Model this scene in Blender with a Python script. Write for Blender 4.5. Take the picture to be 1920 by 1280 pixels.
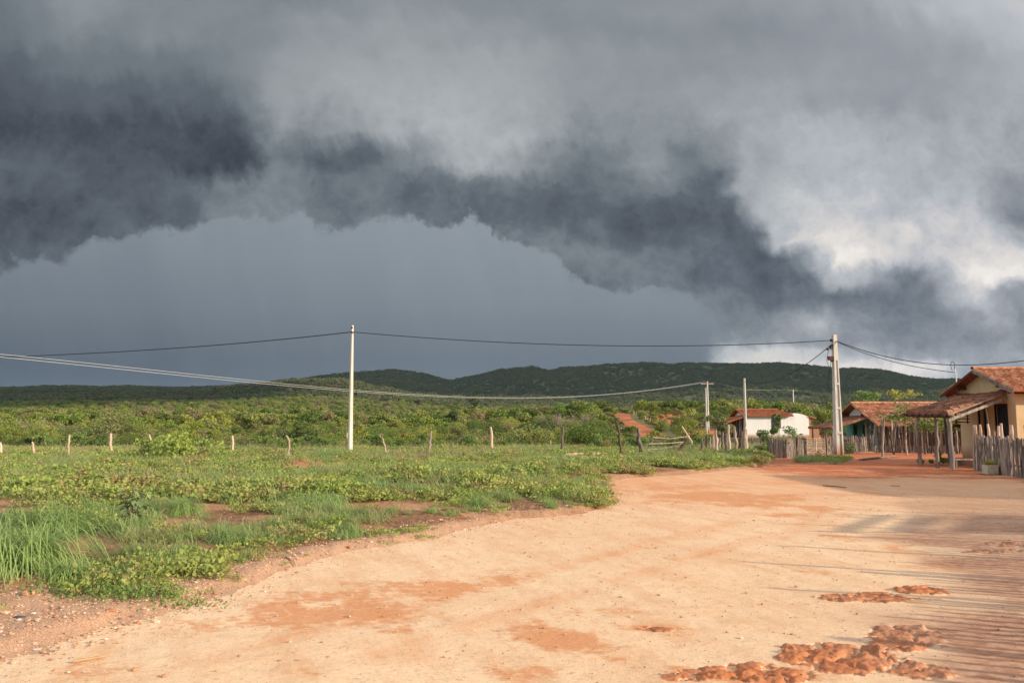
import bpy, bmesh, math, random
import numpy as np
from mathutils import Vector, Matrix

# ------------------------------------------------------------------ camera, sky, sun, exposure
for _o in list(bpy.data.objects):
    bpy.data.objects.remove(_o)
C = bpy.context.scene.collection
F = 1550.0                    # focal length in photo pixels (1920 wide)
PITCH = math.atan(155.0 / F)
CAMH = 1.65
cp, sp = math.cos(PITCH), math.sin(PITCH)
cam_data = bpy.data.cameras.new('camera')
cam_data.sensor_width = 36.0
cam_data.lens = F / 1920 * 36
cam_data.clip_start = 0.1
cam_data.clip_end = 20000
cam = bpy.data.objects.new('camera', cam_data)
cam.location = (0, 0, CAMH)
cam.rotation_euler = (math.pi / 2 + PITCH, 0, 0)
C.objects.link(cam)
scene = bpy.context.scene
scene.camera = cam

SUN_EL = math.radians(17)
sh = np.array([0.915, -0.402]); sh /= np.hypot(*sh)          # horizontal direction towards the sun
SUN = Vector((sh[0] * math.cos(SUN_EL), sh[1] * math.cos(SUN_EL), math.sin(SUN_EL)))
sun_data = bpy.data.lights.new('sun', 'SUN')
sun_data.energy = 3.9
sun_data.angle = math.radians(0.6)
sun_data.color = (1.0, 0.84, 0.62)
sun = bpy.data.objects.new('sun', sun_data)
sun.rotation_euler = SUN.to_track_quat('Z', 'Y').to_euler()
sun.location = (60, -30, 60)
C.objects.link(sun)

vs = scene.view_settings
vs.view_transform = 'Standard'
vs.look = 'None'
vs.exposure = 0.7
vs.gamma = 1.0
vs.use_curve_mapping = False
SKY_GAIN = 1 / 2 ** 0.7       # the sky colours below are written as they look at exposure 0


def srgb(r, g=None, b=None):
    if g is None:
        g = b = r
    return tuple((c / 255 / 12.92 if c / 255 <= 0.04045 else ((c / 255 + 0.055) / 1.055) ** 2.4) for c in (r, g, b))


class NT:
    """small helper to write node trees as expressions"""
    def __init__(s, tree):
        s.t = tree

    def n(s, typ, **kw):
        nd = s.t.nodes.new(typ)
        ins = kw.pop('ins', {})
        for k, v in kw.items():
            setattr(nd, k, v)
        for k, v in ins.items():
            s.put(nd.inputs[k], v)
        return nd

    def put(s, sock, v):
        if isinstance(v, bpy.types.NodeSocket):
            s.t.links.new(v, sock)
        elif isinstance(v, tuple) and len(v) == 3 and sock.type == 'RGBA':
            sock.default_value = (*v, 1)
        else:
            sock.default_value = v

    def m(s, op, a, b=None, c=None, clamp=False):
        nd = s.n('ShaderNodeMath', operation=op, use_clamp=clamp)
        s.put(nd.inputs[0], a)
        if b is not None: s.put(nd.inputs[1], b)
        if c is not None: s.put(nd.inputs[2], c)
        return nd.outputs[0]

    def vm(s, op, a, b=None):
        nd = s.n('ShaderNodeVectorMath', operation=op)
        s.put(nd.inputs[0], a)
        if b is not None: s.put(nd.inputs[1] if op != 'SCALE' else nd.inputs['Scale'], b)
        return nd.outputs['Value'] if op in ('DOT_PRODUCT', 'LENGTH') else nd.outputs[0]

    def noise(s, vec, scale, detail=4, rough=0.5, out='Fac', dist=0.0, dim='3D', lac=2.0):
        nd = s.n('ShaderNodeTexNoise', noise_dimensions=dim)
        s.put(nd.inputs['Vector'], vec)
        nd.inputs['Scale'].default_value = scale
        nd.inputs['Detail'].default_value = detail
        nd.inputs['Roughness'].default_value = rough
        nd.inputs['Lacunarity'].default_value = lac
        nd.inputs['Distortion'].default_value = dist
        return nd.outputs[out]

    def mapr(s, v, a, b, c=0.0, d=1.0, smooth=True):
        nd = s.n('ShaderNodeMapRange', interpolation_type='SMOOTHSTEP' if smooth else 'LINEAR')
        s.put(nd.inputs['Value'], v)
        for k, x in (('From Min', a), ('From Max', b), ('To Min', c), ('To Max', d)):
            s.put(nd.inputs[k], x)
        return nd.outputs['Result']

    def mix(s, f, a, b, typ='RGBA', blend='MIX'):
        nd = s.n('ShaderNodeMix', data_type=typ)
        if typ == 'RGBA': nd.blend_type = blend
        i = {'RGBA': (0, 6, 7, 2), 'FLOAT': (0, 2, 3, 0)}[typ]
        s.put(nd.inputs[i[0]], f); s.put(nd.inputs[i[1]], a); s.put(nd.inputs[i[2]], b)
        return nd.outputs[i[3]]

    def ramp(s, v, stops, interp='LINEAR'):
        nd = s.n('ShaderNodeValToRGB')
        r = nd.color_ramp
        r.interpolation = interp
        while len(r.elements) < len(stops):
            r.elements.new(0.5)
        for e, (p, c) in zip(r.elements, stops):
            e.position = p
        for e, (p, c) in zip(r.elements, stops):
            e.color = (c, c, c, 1) if not isinstance(c, tuple) else (*c, 1)
        s.put(nd.inputs[0], v)
        return nd.outputs[0]


# grey levels of the storm cloud as it was that day: rows from high to low, (bearing, level)
ROWS = [
 (0,   [(0,104),(150,132),(300,124),(480,120),(600,124),(720,132),(900,130),(1080,131),(1320,135),(1440,142),(1560,152),(1680,168),(1800,184),(1920,196)]),
 (60,  [(0,96),(150,124),(300,122),(420,120),(600,138),(720,146),(840,146),(960,140),(1080,132),(1200,128),(1440,133),(1560,140),(1680,150),(1800,162),(1860,178),(1920,182)]),
 (120, [(0,84),(150,108),(300,110),(420,120),(540,146),(660,156),(780,160),(900,156),(1080,142),(1200,138),(1320,138),(1560,142),(1680,142),(1800,150),(1920,166)]),
 (180, [(0,84),(120,96),(240,100),(400,104),(460,124),(520,150),(660,160),(800,166),(900,164),(1000,154),(1080,142),(1200,138),(1320,146),(1440,154),(1560,148),(1680,148),(1800,154),(1920,160)]),
 (240, [(0,80),(120,84),(240,84),(360,84),(450,90),(500,134),(540,148),(600,128),(660,142),(740,158),(860,168),(960,166),(1040,146),(1080,126),(1200,136),(1290,140),(1360,160),(1440,172),(1560,174),(1700,168),(1920,162)]),
 (300, [(0,98),(60,94),(130,92),(240,84),(400,76),(480,78),(515,126),(560,110),(620,88),(700,92),(760,124),(860,160),(940,150),(1020,122),(1080,98),(1170,118),(1220,142),(1290,112),(1340,140),(1400,172),(1480,184),(1580,188),(1700,182),(1800,176),(1920,160)]),
 (345, [(0,92),(110,88),(200,78),(280,92),(360,112),(440,122),(540,124),(620,106),(700,110),(770,86),(860,92),(930,96),(1040,86),(1140,92),(1230,124),(1330,90),(1388,174),(1480,192),(1580,194),(1680,186),(1740,180),(1800,182),(1850,165),(1920,142)]),
 (395, [(0,80),(110,78),(200,84),(270,78),(340,96),(400,118),(480,120),(560,112),(640,96),(700,110),(780,92),(880,84),(960,88),(1080,84),(1200,80),(1368,84),(1424,184),(1540,202),(1640,198),(1720,190),(1790,198),(1830,190),(1850,160),(1920,128)]),
 (440, [(0,84),(150,80),(240,90),(600,96),(900,102),(1000,98),(1100,92),(1200,80),(1340,80),(1412,88),(1456,188),(1500,208),(1560,220),(1640,212),(1700,218),(1740,198),(1800,200),(1860,204),(1890,190),(1920,170)]),
 (480, [(0,84),(150,84),(600,100),(1000,104),(1100,108),(1180,100),(1300,82),(1400,80),(1462,86),(1500,118),(1542,196),(1575,236),(1640,228),(1690,206),(1720,196),(1780,200),(1850,214),(1920,208)]),
 (515, [(0,90),(600,100),(1000,96),(1100,94),(1200,92),(1320,84),(1440,84),(1522,92),(1560,170),(1610,184),(1660,138),(1710,108),(1760,168),(1820,230),(1880,230),(1920,215)]),
 (550, [(0,90),(1000,90),(1100,88),(1200,86),(1320,96),(1440,94),(1560,90),(1660,98),(1730,112),(1790,164),(1840,192),(1880,150),(1920,128)]),
 (600, [(0,90),(1100,116),(1320,120),(1440,120),(1500,140),(1545,162),(1590,122),(1680,116),(1780,122),(1840,144),(1880,156),(1920,134)]),
 (640, [(0,90),(1100,112),(1300,120),(1340,140),(1480,138),(1600,132),(1700,130),(1760,136),(1820,126),(1920,146)]),
 (664, [(0,90),(1300,110),(1330,166),(1420,196),(1520,190),(1600,160),(1700,140),(1800,144),(1860,150),(1920,160)]),
 (692, [(0,90),(1300,108),(1340,180),(1440,212),(1560,198),(1630,214),(1700,232),(1770,205),(1820,150),(1920,150)]),
 (740, [(0,90),(1300,104),(1400,170),(1600,200),(1800,160),(1920,150)]),
]
DU = [0, 430, 560, 1000, 1400, 1920]
DV = [0, 60, 120, 180, 240, 300, 345, 395, 440, 740]
DT = [(9, 6, -2, -12, -20, -14, -10, -8, -8, -4), (9, 9, 2, -8, -16, -14, -6, -4, -4, 0), (6, 4, 2, 0, 0, -4, 0, 0, 0, 0), (6, 5, 4, 3, 4, 3, 6, 7, 6, 4), (6, 5, 5, 4, -3, -10, -10, -4, 0, 0), (4, 6, 8, 6, 2, -2, -4, 0, 0, 0)]
EDGE = [(-60,540),(0,506),(25,486),(110,493),(150,468),(178,446),(225,456),(270,425),(340,432),(372,404),(440,400),(520,408),(565,404),(600,428),(665,430),(712,402),(780,394),(830,412),(880,400),(925,430),(980,462),(1030,478),(1068,512),(1140,546),(1200,536),(1290,556),(1400,552),(1920,560)]

def build_world():
    w = bpy.data.worlds.new('World')
    scene.world = w
    w.use_nodes = True
    w.node_tree.nodes.clear()
    k = NT(w.node_tree)
    D = k.n('ShaderNodeTexCoord').outputs['Generated']
    sx = k.n('ShaderNodeSeparateXYZ', ins={0: D})
    dx, dy, dz = sx.outputs
    dyc = k.m('MAXIMUM', dy, 0.12)
    a0 = k.m('DIVIDE', dx, dyc)            # tangent of the bearing from north
    e0 = k.m('DIVIDE', dz, dyc)            # tangent of the elevation
    AE = lambda u, v: ((u - 960) / F / (cp - (640 - v) / F * sp), (sp + (640 - v) / F * cp) / (cp - (640 - v) / F * sp))
    # billows: two octave groups of noise push the cloud pattern about
    comb = k.n('ShaderNodeCombineXYZ', ins={0: a0, 1: e0, 2: 0.37}).outputs[0]
    w1 = k.noise(comb, 6.0, 3, 0.5, 'Color')
    w2 = k.noise(comb, 24.0, 6, 0.55, 'Color')
    sc = k.vm('ADD', k.vm('SCALE', k.vm('SUBTRACT', w1, (0.5, 0.5, 0.5)), 0.028), k.vm('SCALE', k.vm('SUBTRACT', w2, (0.5, 0.5, 0.5)), 0.036))
    w3 = k.noise(k.vm('ADD', comb, sc), 75.0, 5, 0.6, 'Color')
    sc = k.vm('ADD', sc, k.vm('SCALE', k.vm('SUBTRACT', w3, (0.5, 0.5, 0.5)), 0.013))
    wv = k.vm('ADD', comb, sc)
    ws = k.n('ShaderNodeSeparateXYZ', ins={0: wv})
    a, e = ws.outputs[0], ws.outputs[1]
    fib = k.noise(k.n('ShaderNodeCombineXYZ', ins={0: k.m('MULTIPLY_ADD', e0, 0.35, a0), 1: k.m('MULTIPLY', e0, 0.22), 2: 5.3}).outputs[0], 20.0, 7, 0.62)
    er = k.m('ADD', e, k.m('MULTIPLY', k.m('SUBTRACT', fib, 0.5), k.mapr(e0, 0.22, 0.36, 0.02, 0.085)))   # hanging curtains
    ta = k.m('MULTIPLY_ADD', a, 1 / 1.36, 0.5)          # -0.68 .. 0.68 -> 0..1
    rows = ROWS
    acc = None
    for v, cells in rows:
        st = []
        for u, L in cells:
            aa, ee = AE(u, v)
            L = L * 0.93 + 13 + float(np.interp(u, DU, [np.interp(v, DV, c) for c in DT]))
            st.append((min(1, max(0, aa / 1.36 + 0.5)), L / 255))
        val = k.ramp(ta, st, 'EASE')
        ev = AE(960, v)[1]
        if acc is None:
            acc = val; pe = ev
        else:
            f = k.mapr(er, ev, pe, 0, 1, smooth=True)     # 1 at the row above
            acc = k.mix(f, val, acc, 'FLOAT'); pe = ev
    # rows are chained top-down: below each row the lower value takes over
    cloud = acc
    # fine cloud texture
    n3 = k.noise(k.vm('MULTIPLY', wv, (1.0, 1.6, 1.0)), 9.0, 7, 0.55)
    n4 = k.noise(wv, 34.0, 5, 0.6)
    wt = k.vm('ADD', comb, k.vm('SCALE', sc, 0.45))
    bil = k.m('ABSOLUTE', k.m('SUBTRACT', k.noise(wt, 14.0, 5, 0.6), 0.5))
    bil2 = k.m('ABSOLUTE', k.m('SUBTRACT', k.noise(wt, 42.0, 4, 0.6), 0.5))
    puff = k.m('ADD', k.m('MULTIPLY', k.m('SUBTRACT', 0.09, bil), 0.30), k.m('MULTIPLY', k.m('SUBTRACT', 0.09, bil2), 0.17))
    tex = k.m('ADD', k.m('MULTIPLY', k.m('SUBTRACT', n3, 0.5), 0.20), k.m('MULTIPLY', k.m('SUBTRACT', n4, 0.5), 0.07))
    tex = k.m('ADD', tex, k.m('MULTIPLY', puff, k.mapr(e0, AE(960, 230)[1], AE(960, 100)[1], 1.0, 0.15)))
    # texture is stronger low in the shelf cloud than in the smooth deck above
    tamt = k.mapr(e0, AE(960, 560)[1], AE(960, 60)[1], 1.15, 0.45)
    cloud = k.m('ADD', cloud, k.m('MULTIPLY', tex, tamt))
    # rain curtain under the shelf
    n5 = k.noise(k.n('ShaderNodeCombineXYZ', ins={0: k.m('MULTIPLY_ADD', e0, 0.22, a0), 1: k.m('MULTIPLY', e0, 0.18), 2: 2.1}).outputs[0], 7.0, 6, 0.62)
    rain = k.ramp(k.mapr(e0, AE(960, 780)[1], AE(960, 380)[1], 0, 1, smooth=False),
                  [(0, 104 / 255), (0.25, 113 / 255), (0.5, 132 / 255), (0.75, 143 / 255), (1, 150 / 255)])
    hor = k.ramp(k.m('MULTIPLY_ADD', a0, 1 / 1.36, 0.5), [(0.0, -0.0), (0.04, 0.2), (0.3, 0.5), (0.5, 0.72), (0.68, 0.72), (0.78, 0.62), (1, .6)], 'EASE')
    rain = k.m('ADD', rain, k.m('MULTIPLY', k.m('SUBTRACT', hor, 0.6), 0.13))
    rain = k.m('ADD', rain, k.m('MULTIPLY', k.m('SUBTRACT', n5, 0.5), 0.11))
    # lower rim of the shelf
    est = []
    for u, v in EDGE:
        aa, ee = AE(u, v)
        est.append((aa / 1.36 + 0.5, ee))
    eev = k.ramp(ta, [(min(1, max(0, p)), c) for p, c in est], 'LINEAR')
    fr = k.noise(comb, 60.0, 4, 0.65)
    fr0 = k.noise(comb, 17.0, 4, 0.6)
    d = k.m('SUBTRACT', e, eev)
    d = k.m('ADD', d, k.m('ADD', k.m('MULTIPLY', k.m('SUBTRACT', fr, 0.5), 0.024), k.m('MULTIPLY', k.m('SUBTRACT', fr0, 0.5), 0.04)))
    soft = k.mapr(n5, 0.3, 0.7, 0.0025, 0.009)
    mask = k.mapr(k.m('DIVIDE', d, soft), -1, 1, 0, 1)
    fade = k.mapr(k.m('ADD', a, k.m('MULTIPLY', k.m('SUBTRACT', n3, 0.5), 0.22)), AE(1255, 600)[0], AE(1410, 600)[0], 0, 1)
    mask = k.m('MAXIMUM', mask, fade)
    lum = k.mix(mask, rain, cloud, 'FLOAT')
    cyan = k.m('SUBTRACT', 1.0, mask)
    col = k.ramp(lum, [(0.2, srgb(44, 51, 61)), (72 / 255, srgb(69, 74, 84)), (100 / 255, srgb(95, 102, 112)),
                       (130 / 255, srgb(125, 132, 139)), (160 / 255, srgb(157, 162, 166)), (190 / 255, srgb(187, 191, 194)),
                       (212 / 255, srgb(217, 214, 209)), (232 / 255, srgb(240, 235, 225)), (1.0, srgb(255, 252, 244))])
    col = k.mix(cyan, col, k.mix(1.0, col, (.93, .975, 1.02), blend='MULTIPLY'))
    # slightly greener rain light in the middle, bluer towards the east of the storm
    tint = k.mix(k.mapr(a0, 0.15, 0.5, 0, 1), srgb(254, 255, 254), srgb(251, 250, 255))
    col = k.mix(1.0, col, tint, blend='MULTIPLY')
    # the sky behind and above the viewer: bright broken cloud over a clear Nishita sky
    sky = k.n('ShaderNodeTexSky', sky_type='NISHITA', sun_disc=False)
    sky.sun_elevation = SUN_EL
    sky.sun_rotation = math.atan2(SUN.x, SUN.y)
    skc = k.vm('SCALE', sky.outputs[0], 0.12)
    nb = k.noise(D, 2.2, 6, 0.6)
    cl = k.mapr(nb, 0.38, 0.6, 0.15, 1)
    cb = k.mix(k.mapr(k.noise(D, 5, 5, 0.6), 0.3, 0.7), (0.62, 0.68, 0.78), (1.45, 1.4, 1.32))
    back = k.mix(cl, skc, cb)
    bf = k.mapr(dy, 0.38, 0.75, 0, 1)      # storm in the north
    hi = k.mapr(e0, AE(960, -60)[1], AE(960, -700)[1], 0, 1)
    bf = k.m('MULTIPLY', bf, k.m('SUBTRACT', 1.0, k.m('MULTIPLY', hi, 0.9)))
    fin = k.mix(bf, back, col)
    bg = k.n('ShaderNodeBackground', ins={'Color': fin, 'Strength': SKY_GAIN})
    out = k.n('ShaderNodeOutputWorld', ins={'Surface': bg.outputs[0]})
    w.cycles.sampling_method = 'MANUAL'
    w.cycles.sample_map_resolution = 512


build_world()
# ------------------------------------------------------------------ helpers
rng = np.random.default_rng(7)
random.seed(7)


def ray(u, v):
    x = (u - 960) / F; y = (640 - v) / F
    return np.array([x, cp - y * sp, sp + y * cp])


def at(u, v, Y):
    """world point on the ray through photo pixel (u,v) at distance Y to the north"""
    d = ray(u, v)
    return Vector((d[0] / d[1] * Y, Y, CAMH + d[2] / d[1] * Y))


def G(u, v, z=0.0):
    """world point at height z seen at photo pixel (u,v)"""
    d = ray(u, v)
    t = (z - CAMH) / d[2]
    return Vector((d[0] * t, d[1] * t, z))


def tag(o, label=None, cat=None, group=None, kind=None):
    if label: o['label'] = label
    if cat: o['category'] = cat
    if group: o['group'] = group
    if kind: o['kind'] = kind
    return o


def empty(name, loc=(0, 0, 0), rz=0.0):
    o = bpy.data.objects.new(name, None)
    o.location = loc
    o.rotation_euler = (0, 0, rz)
    o.empty_display_size = 0.3
    C.objects.link(o)
    return o


class MB:
    """collects vertices and faces, links them as ONE mesh object"""
    def __init__(s):
        s.v = []; s.f = []; s.smooth = []

    def add(s, vs, fs, smooth=False):
        b = len(s.v)
        s.v.extend(tuple(p) for p in vs)
        s.f.extend(tuple(b + i for i in f) for f in fs)
        s.smooth.extend([smooth] * len(fs))

    def box(s, lo, hi, rot=None, org=None, jit=0):
        x0, y0, z0 = lo; x1, y1, z1 = hi
        vs = [Vector(p) for p in ((x0, y0, z0), (x1, y0, z0), (x1, y1, z0), (x0, y1, z0), (x0, y0, z1), (x1, y0, z1), (x1, y1, z1), (x0, y1, z1))]
        if jit: vs = [p + Vector((random.uniform(-jit, jit), random.uniform(-jit, jit), random.uniform(-jit, jit))) for p in vs]
        if rot is not None:
            vs = [rot @ p + Vector(org or (0, 0, 0)) for p in vs]
        s.add(vs, [(0, 3, 2, 1), (4, 5, 6, 7), (0, 1, 5, 4), (1, 2, 6, 5), (2, 3, 7, 6), (3, 0, 4, 7)])

    def prism(s, poly, axis_vec):
        """poly: list of 3D points; extruded by axis_vec"""
        n = len(poly); a = Vector(axis_vec)
        vs = [Vector(p) for p in poly] + [Vector(p) + a for p in poly]
        fs = [tuple(range(n))[::-1], tuple(range(n, 2 * n))] + [(i, (i + 1) % n, n + (i + 1) % n, n + i) for i in range(n)]
        s.add(vs, fs)

    def tube(s, pts, rad, n=8, cap=True, rough=0.0, smooth=True, flat=1.0):
        pts = [Vector(p) for p in pts]
        if not isinstance(rad, (list, tuple, np.ndarray)): rad = [rad] * len(pts)
        b = len(s.v); vs = []; up0 = None
        for i, p in enumerate(pts):
            d = (pts[min(i + 1, len(pts) - 1)] - pts[max(i - 1, 0)]).normalized()
            if up0 is None:
                up0 = Vector((1, 0, 0)) if abs(d.x) < 0.9 else Vector((0, 1, 0))
            x = (up0 - d * up0.dot(d)).normalized(); y = d.cross(x); up0 = x
            for k in range(n):
                t = 2 * math.pi * k / n
                r = rad[i] * (1 + (random.uniform(-rough, rough) if rough else 0))
                vs.append(p + x * (r * math.cos(t)) + y * (r * flat * math.sin(t)))
        m = len(pts)
        fs = [(i * n + k, i * n + (k + 1) % n, (i + 1) * n + (k + 1) % n, (i + 1) * n + k) for i in range(m - 1) for k in range(n)]
        s.add(vs, fs, smooth)
        if cap:
            s.add([vs[k] for k in range(n)], [tuple(range(n))[::-1]])
            s.add([vs[(m - 1) * n + k] for k in range(n)], [tuple(range(n))])

    def mesh(s, name, mat=None):
        me = bpy.data.meshes.new(name)
        me.from_pydata([tuple(p) for p in s.v], [], s.f)
        me.polygons.foreach_set('use_smooth', s.smooth)
        if mat: me.materials.append(mat)
        me.update()
        return me

    def build(s, name, mat, parent=None, label=None):
        o = bpy.data.objects.new(name, s.mesh(name, mat))
        C.objects.link(o)
        if parent: o.parent = parent
        if label: o['label'] = label
        return o


def np_mesh(name, verts, faces, mat=None, smooth=True, attrs=None):
    """fast mesh from arrays; faces (n,3) or (n,4)"""
    me = bpy.data.meshes.new(name)
    nv, nf, k = len(verts), len(faces), faces.shape[1]
    me.vertices.add(nv); me.vertices.foreach_set('co', np.ascontiguousarray(verts, dtype=np.float32).ravel())
    me.loops.add(nf * k); me.loops.foreach_set('vertex_index', np.ascontiguousarray(faces, dtype=np.int32).ravel())
    me.polygons.add(nf)
    me.polygons.foreach_set('loop_start', np.arange(0, nf * k, k, dtype=np.int32))
    me.polygons.foreach_set('loop_total', np.full(nf, k, dtype=np.int32))
    me.polygons.foreach_set('use_smooth', np.full(nf, smooth))
    for an, arr in (attrs or {}).items():
        at_ = me.attributes.new(an, 'FLOAT', 'POINT')
        at_.data.foreach_set('value', np.asarray(arr, dtype=np.float32))
    if mat: me.materials.append(mat)
    me.update(); me.validate()
    return me


def link(name, me, parent=None):
    o = bpy.data.objects.new(name, me); C.objects.link(o)
    if parent: o.parent = parent
    return o


# ------------------------------------------------------------------ value noise for geometry
_perm = rng.permutation(4096)
_val = rng.random(4096) * 2 - 1


def vnoise(x, y, seed=0):
    x = np.asarray(x, float); y = np.asarray(y, float)
    xi = np.floor(x).astype(np.int64); yi = np.floor(y).astype(np.int64)
    fx = x - xi; fy = y - yi
    fx = fx * fx * (3 - 2 * fx); fy = fy * fy * (3 - 2 * fy)
    h = lambda a, b: _val[(_perm[(a + seed * 131) & 4095] + b * 57 + seed * 17) & 4095] if False else _val[_perm[(_perm[(a + seed * 131) & 4095] + b) & 4095]]
    return (h(xi, yi) * (1 - fx) + h(xi + 1, yi) * fx) * (1 - fy) + (h(xi, yi + 1) * (1 - fx) + h(xi + 1, yi + 1) * fx) * fy


def fbm(x, y, oct=4, seed=0, gain=0.5):
    s = 0; a = 1; t = 0
    for i in range(oct):
        s = s + a * vnoise(x * 2 ** i + 13.7 * i, y * 2 ** i - 7.1 * i, seed + i); t += a; a *= gain
    return s / t


def sstep(x, a, b):
    t = np.clip((x - a) / (b - a), 0, 1)
    return t * t * (3 - 2 * t)


# ------------------------------------------------------------------ materials
def material(name, build, rough=0.85, disp=False):
    m = bpy.data.materials.new(name); m.use_nodes = True
    m.node_tree.nodes.clear()
    k = NT(m.node_tree)
    r = build(k)
    if not isinstance(r, dict): r = {'Base Color': r}
    bump = r.pop('bump', None)
    trans = r.pop('trans', None)
    r.setdefault('Roughness', rough)
    r.setdefault('Specular IOR Level', 0.25)
    p = k.n('ShaderNodeBsdfPrincipled', ins=r)
    if bump is not None:
        h, st, dist = bump
        p.id_data.links.new(k.n('ShaderNodeBump', ins={'Height': h, 'Strength': st, 'Distance': dist}).outputs[0], p.inputs['Normal'])
    sh_ = p.outputs[0]
    if trans is not None:
        tr = k.n('ShaderNodeBsdfTranslucent', ins={'Color': r['Base Color']})
        mx = k.n('ShaderNodeMixShader', ins={0: trans, 1: sh_, 2: tr.outputs[0]})
        sh_ = mx.outputs[0]
    k.n('ShaderNodeOutputMaterial', ins={'Surface': sh_})
    return m


def obj_co(k): return k.n('ShaderNodeTexCoord').outputs['Object']
def geo_pos(k): return k.n('ShaderNodeNewGeometry').outputs['Position']
def orand(k): return k.n('ShaderNodeObjectInfo').outputs['Random']


def simple(name, c1, c2, scale=6.0, rough=0.85, bump=0.3, dist=0.01, stretch=(1, 1, 1), detail=6, lo=0.3, hi=0.7, rnd=0.0, metallic=0.0):
    def b(k):
        co = k.vm('MULTIPLY', obj_co(k), stretch)
        if rnd:
            co = k.vm('ADD', co, k.vm('SCALE', (31.0, 17.0, 23.0), orand(k)))
        n = k.noise(co, scale, detail, 0.6)
        col = k.mix(k.mapr(n, lo, hi), c1, c2)
        if rnd:
            f = k.mapr(orand(k), 0, 1, 1 - rnd, 1 + rnd, smooth=False)
            col = k.vm('SCALE', col, f)
        return {'Base Color': col, 'bump': (n, bump, dist), 'Metallic': metallic}
    return material(name, b, rough)


def leaf_mat(name, cols, trans=0.3, rough=0.6, vary=0.25):
    """foliage: hue differs from plant to plant and, in patches, from leaf to leaf"""
    def b(k):
        n = k.noise(obj_co(k), 2.7, 3, 0.7)
        r = k.ramp(orand(k), [(i / max(1, len(cols) - 1), c) for i, c in enumerate(cols)])
        r2 = k.vm('SCALE', r, k.mapr(n, 0.3, 0.7, 1 - vary, 1 + vary, smooth=False))
        return {'Base Color': r2, 'trans': trans}
    return material(name, b, rough)


def wood(name, c1, c2, scale=9.0, rnd=0.35):
    return simple(name, c1, c2, scale, 0.9, 0.7, 0.01, (1, 1, 0.12), 7, 0.3, 0.68, rnd)


M = {}
M['post_pale'] = wood('post_pale', (0.60, 0.48, 0.39), (0.34, 0.22, 0.16), rnd=.25)
M['post_grey'] = wood('post_grey', (0.30, 0.25, 0.21), (0.12, 0.09, 0.075))
M['post_dark'] = wood('post_dark', (0.12, 0.08, 0.06), (0.05, 0.035, 0.03))
M['picket'] = wood('picket', (0.36, 0.305, 0.27), (0.11, 0.085, 0.072), rnd=0.5)
M['board'] = wood('board', (0.33, 0.29, 0.27), (0.16, 0.13, 0.12))
M['rust'] = simple('rust', (0.16, 0.05, 0.025), (0.07, 0.03, 0.02), 12)
M['steel'] = simple('steel', (0.18, 0.17, 0.17), (0.09, 0.09, 0.09), 12, 0.5, metallic=0.6)
M['dark_cable'] = simple('dark_cable', (0.02, 0.02, 0.022), (0.03, 0.03, 0.03), 12, 0.6)
M['pale_cable'] = simple('pale_cable', (0.5, 0.5, 0.5), (0.4, 0.4, 0.4), 12, 0.45, metallic=0.3)
M['ceramic'] = simple('ceramic', (0.06, 0.035, 0.03), (0.03, 0.02, 0.02), 12, 0.3)
M['white_paint'] = simple('white_paint', (0.78, 0.78, 0.77), (0.66, 0.64, 0.62), 3, 0.7, 0.15)
M['door_dark'] = simple('door_dark', (0.030, 0.034, 0.045), (0.018, 0.02, 0.026), 6, 0.75, stretch=(1, 1, .2))
M['void'] = simple('void', (0.012, 0.01, 0.01), (0.02, 0.015, 0.012), 3)


def concrete(k):
    g = geo_pos(k)
    co = obj_co(k)
    n = k.noise(k.vm('MULTIPLY', co, (1, 1, 0.25)), 7, 6, 0.65)
    col = k.mix(k.mapr(n, 0.3, 0.7), (0.60, 0.58, 0.54), (0.44, 0.41, 0.37))
    z = k.n('ShaderNodeSeparateXYZ', ins={0: co}).outputs[2]
    st = k.mapr(k.m('ADD', z, k.m('MULTIPLY', n, 0.9)), 0.5, 1.4, 1, 0)       # red soil splashed on the foot
    col = k.mix(k.m('MULTIPLY', st, 0.9), col, (0.30, 0.10, 0.045))
    return {'Base Color': col, 'bump': (n, 0.2, 0.01)}


M['concrete'] = material('concrete', concrete, 0.9)

# soil colours (albedo)
RED = (0.44, 0.165, 0.075)
DEEP = (0.30, 0.095, 0.045)
SAND = (0.66, 0.43, 0.262)
# ------------------------------------------------------------------ the land
# distance profile of the land for several bearings: what row of the photo the ground reaches at each distance (None = height given)
RN = np.array([0, 40, 49, 56, 70, 95, 140, 200, 300, 450, 700, 1000, 1250, 1500, 1800, 2100, 2500, 3200, 4600], float)
def _z(v, r): return CAMH + (795 - v) * r / F
_prof = {}
def prof(u, zs, vs_):
    # zs: heights for r = 0..300 (9 nodes), vs_: photo rows for 450,700,1000,1250,1500,1800,2100 then fall-off
    z = list(zs)
    for r, v in zip(RN[9:16], vs_):
        z.append(_z(v, r) - 3.0)
    z += [z[-1] * 0.92, z[-1] * 0.7, z[-1] * 0.4]
    _prof[u] = z
Lz = [0, 0, 0, -0.5, -1.4, -1.9, -1.4, 0.4, 3.4]
prof(-3000, Lz, (778, 768, 765, 755, 750, 740, 735))
prof(-400, Lz, (773, 758, 748, 741, 742, 735, 731))
prof(0, Lz, (772, 757, 747, 740, 744, 735, 730))
prof(170, Lz, (772, 755, 744, 735, 742, 735, 726))
prof(350, Lz, (773, 757, 747, 738, 744, 738, 730))
prof(460, Lz, (774, 757, 741, 728, 742, 738, 724))
prof(560, Lz, (775, 758, 736, 718, 740, 735, 715))
prof(640, Lz, (777, 762, 740, 716, 738, 725, 706))
prof(720, [0, 0, 0, -0.5, -1.5, -1.9, -1.7, -0.6, 1.4], (785, 770, 748, 731, 740, 718, 699))
prof(800, [0, 0, 0, -0.5, -1.4, -1.7, -1.3, 0.1, 2.3], (785, 772, 756, 748, 745, 722, 702))
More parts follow.
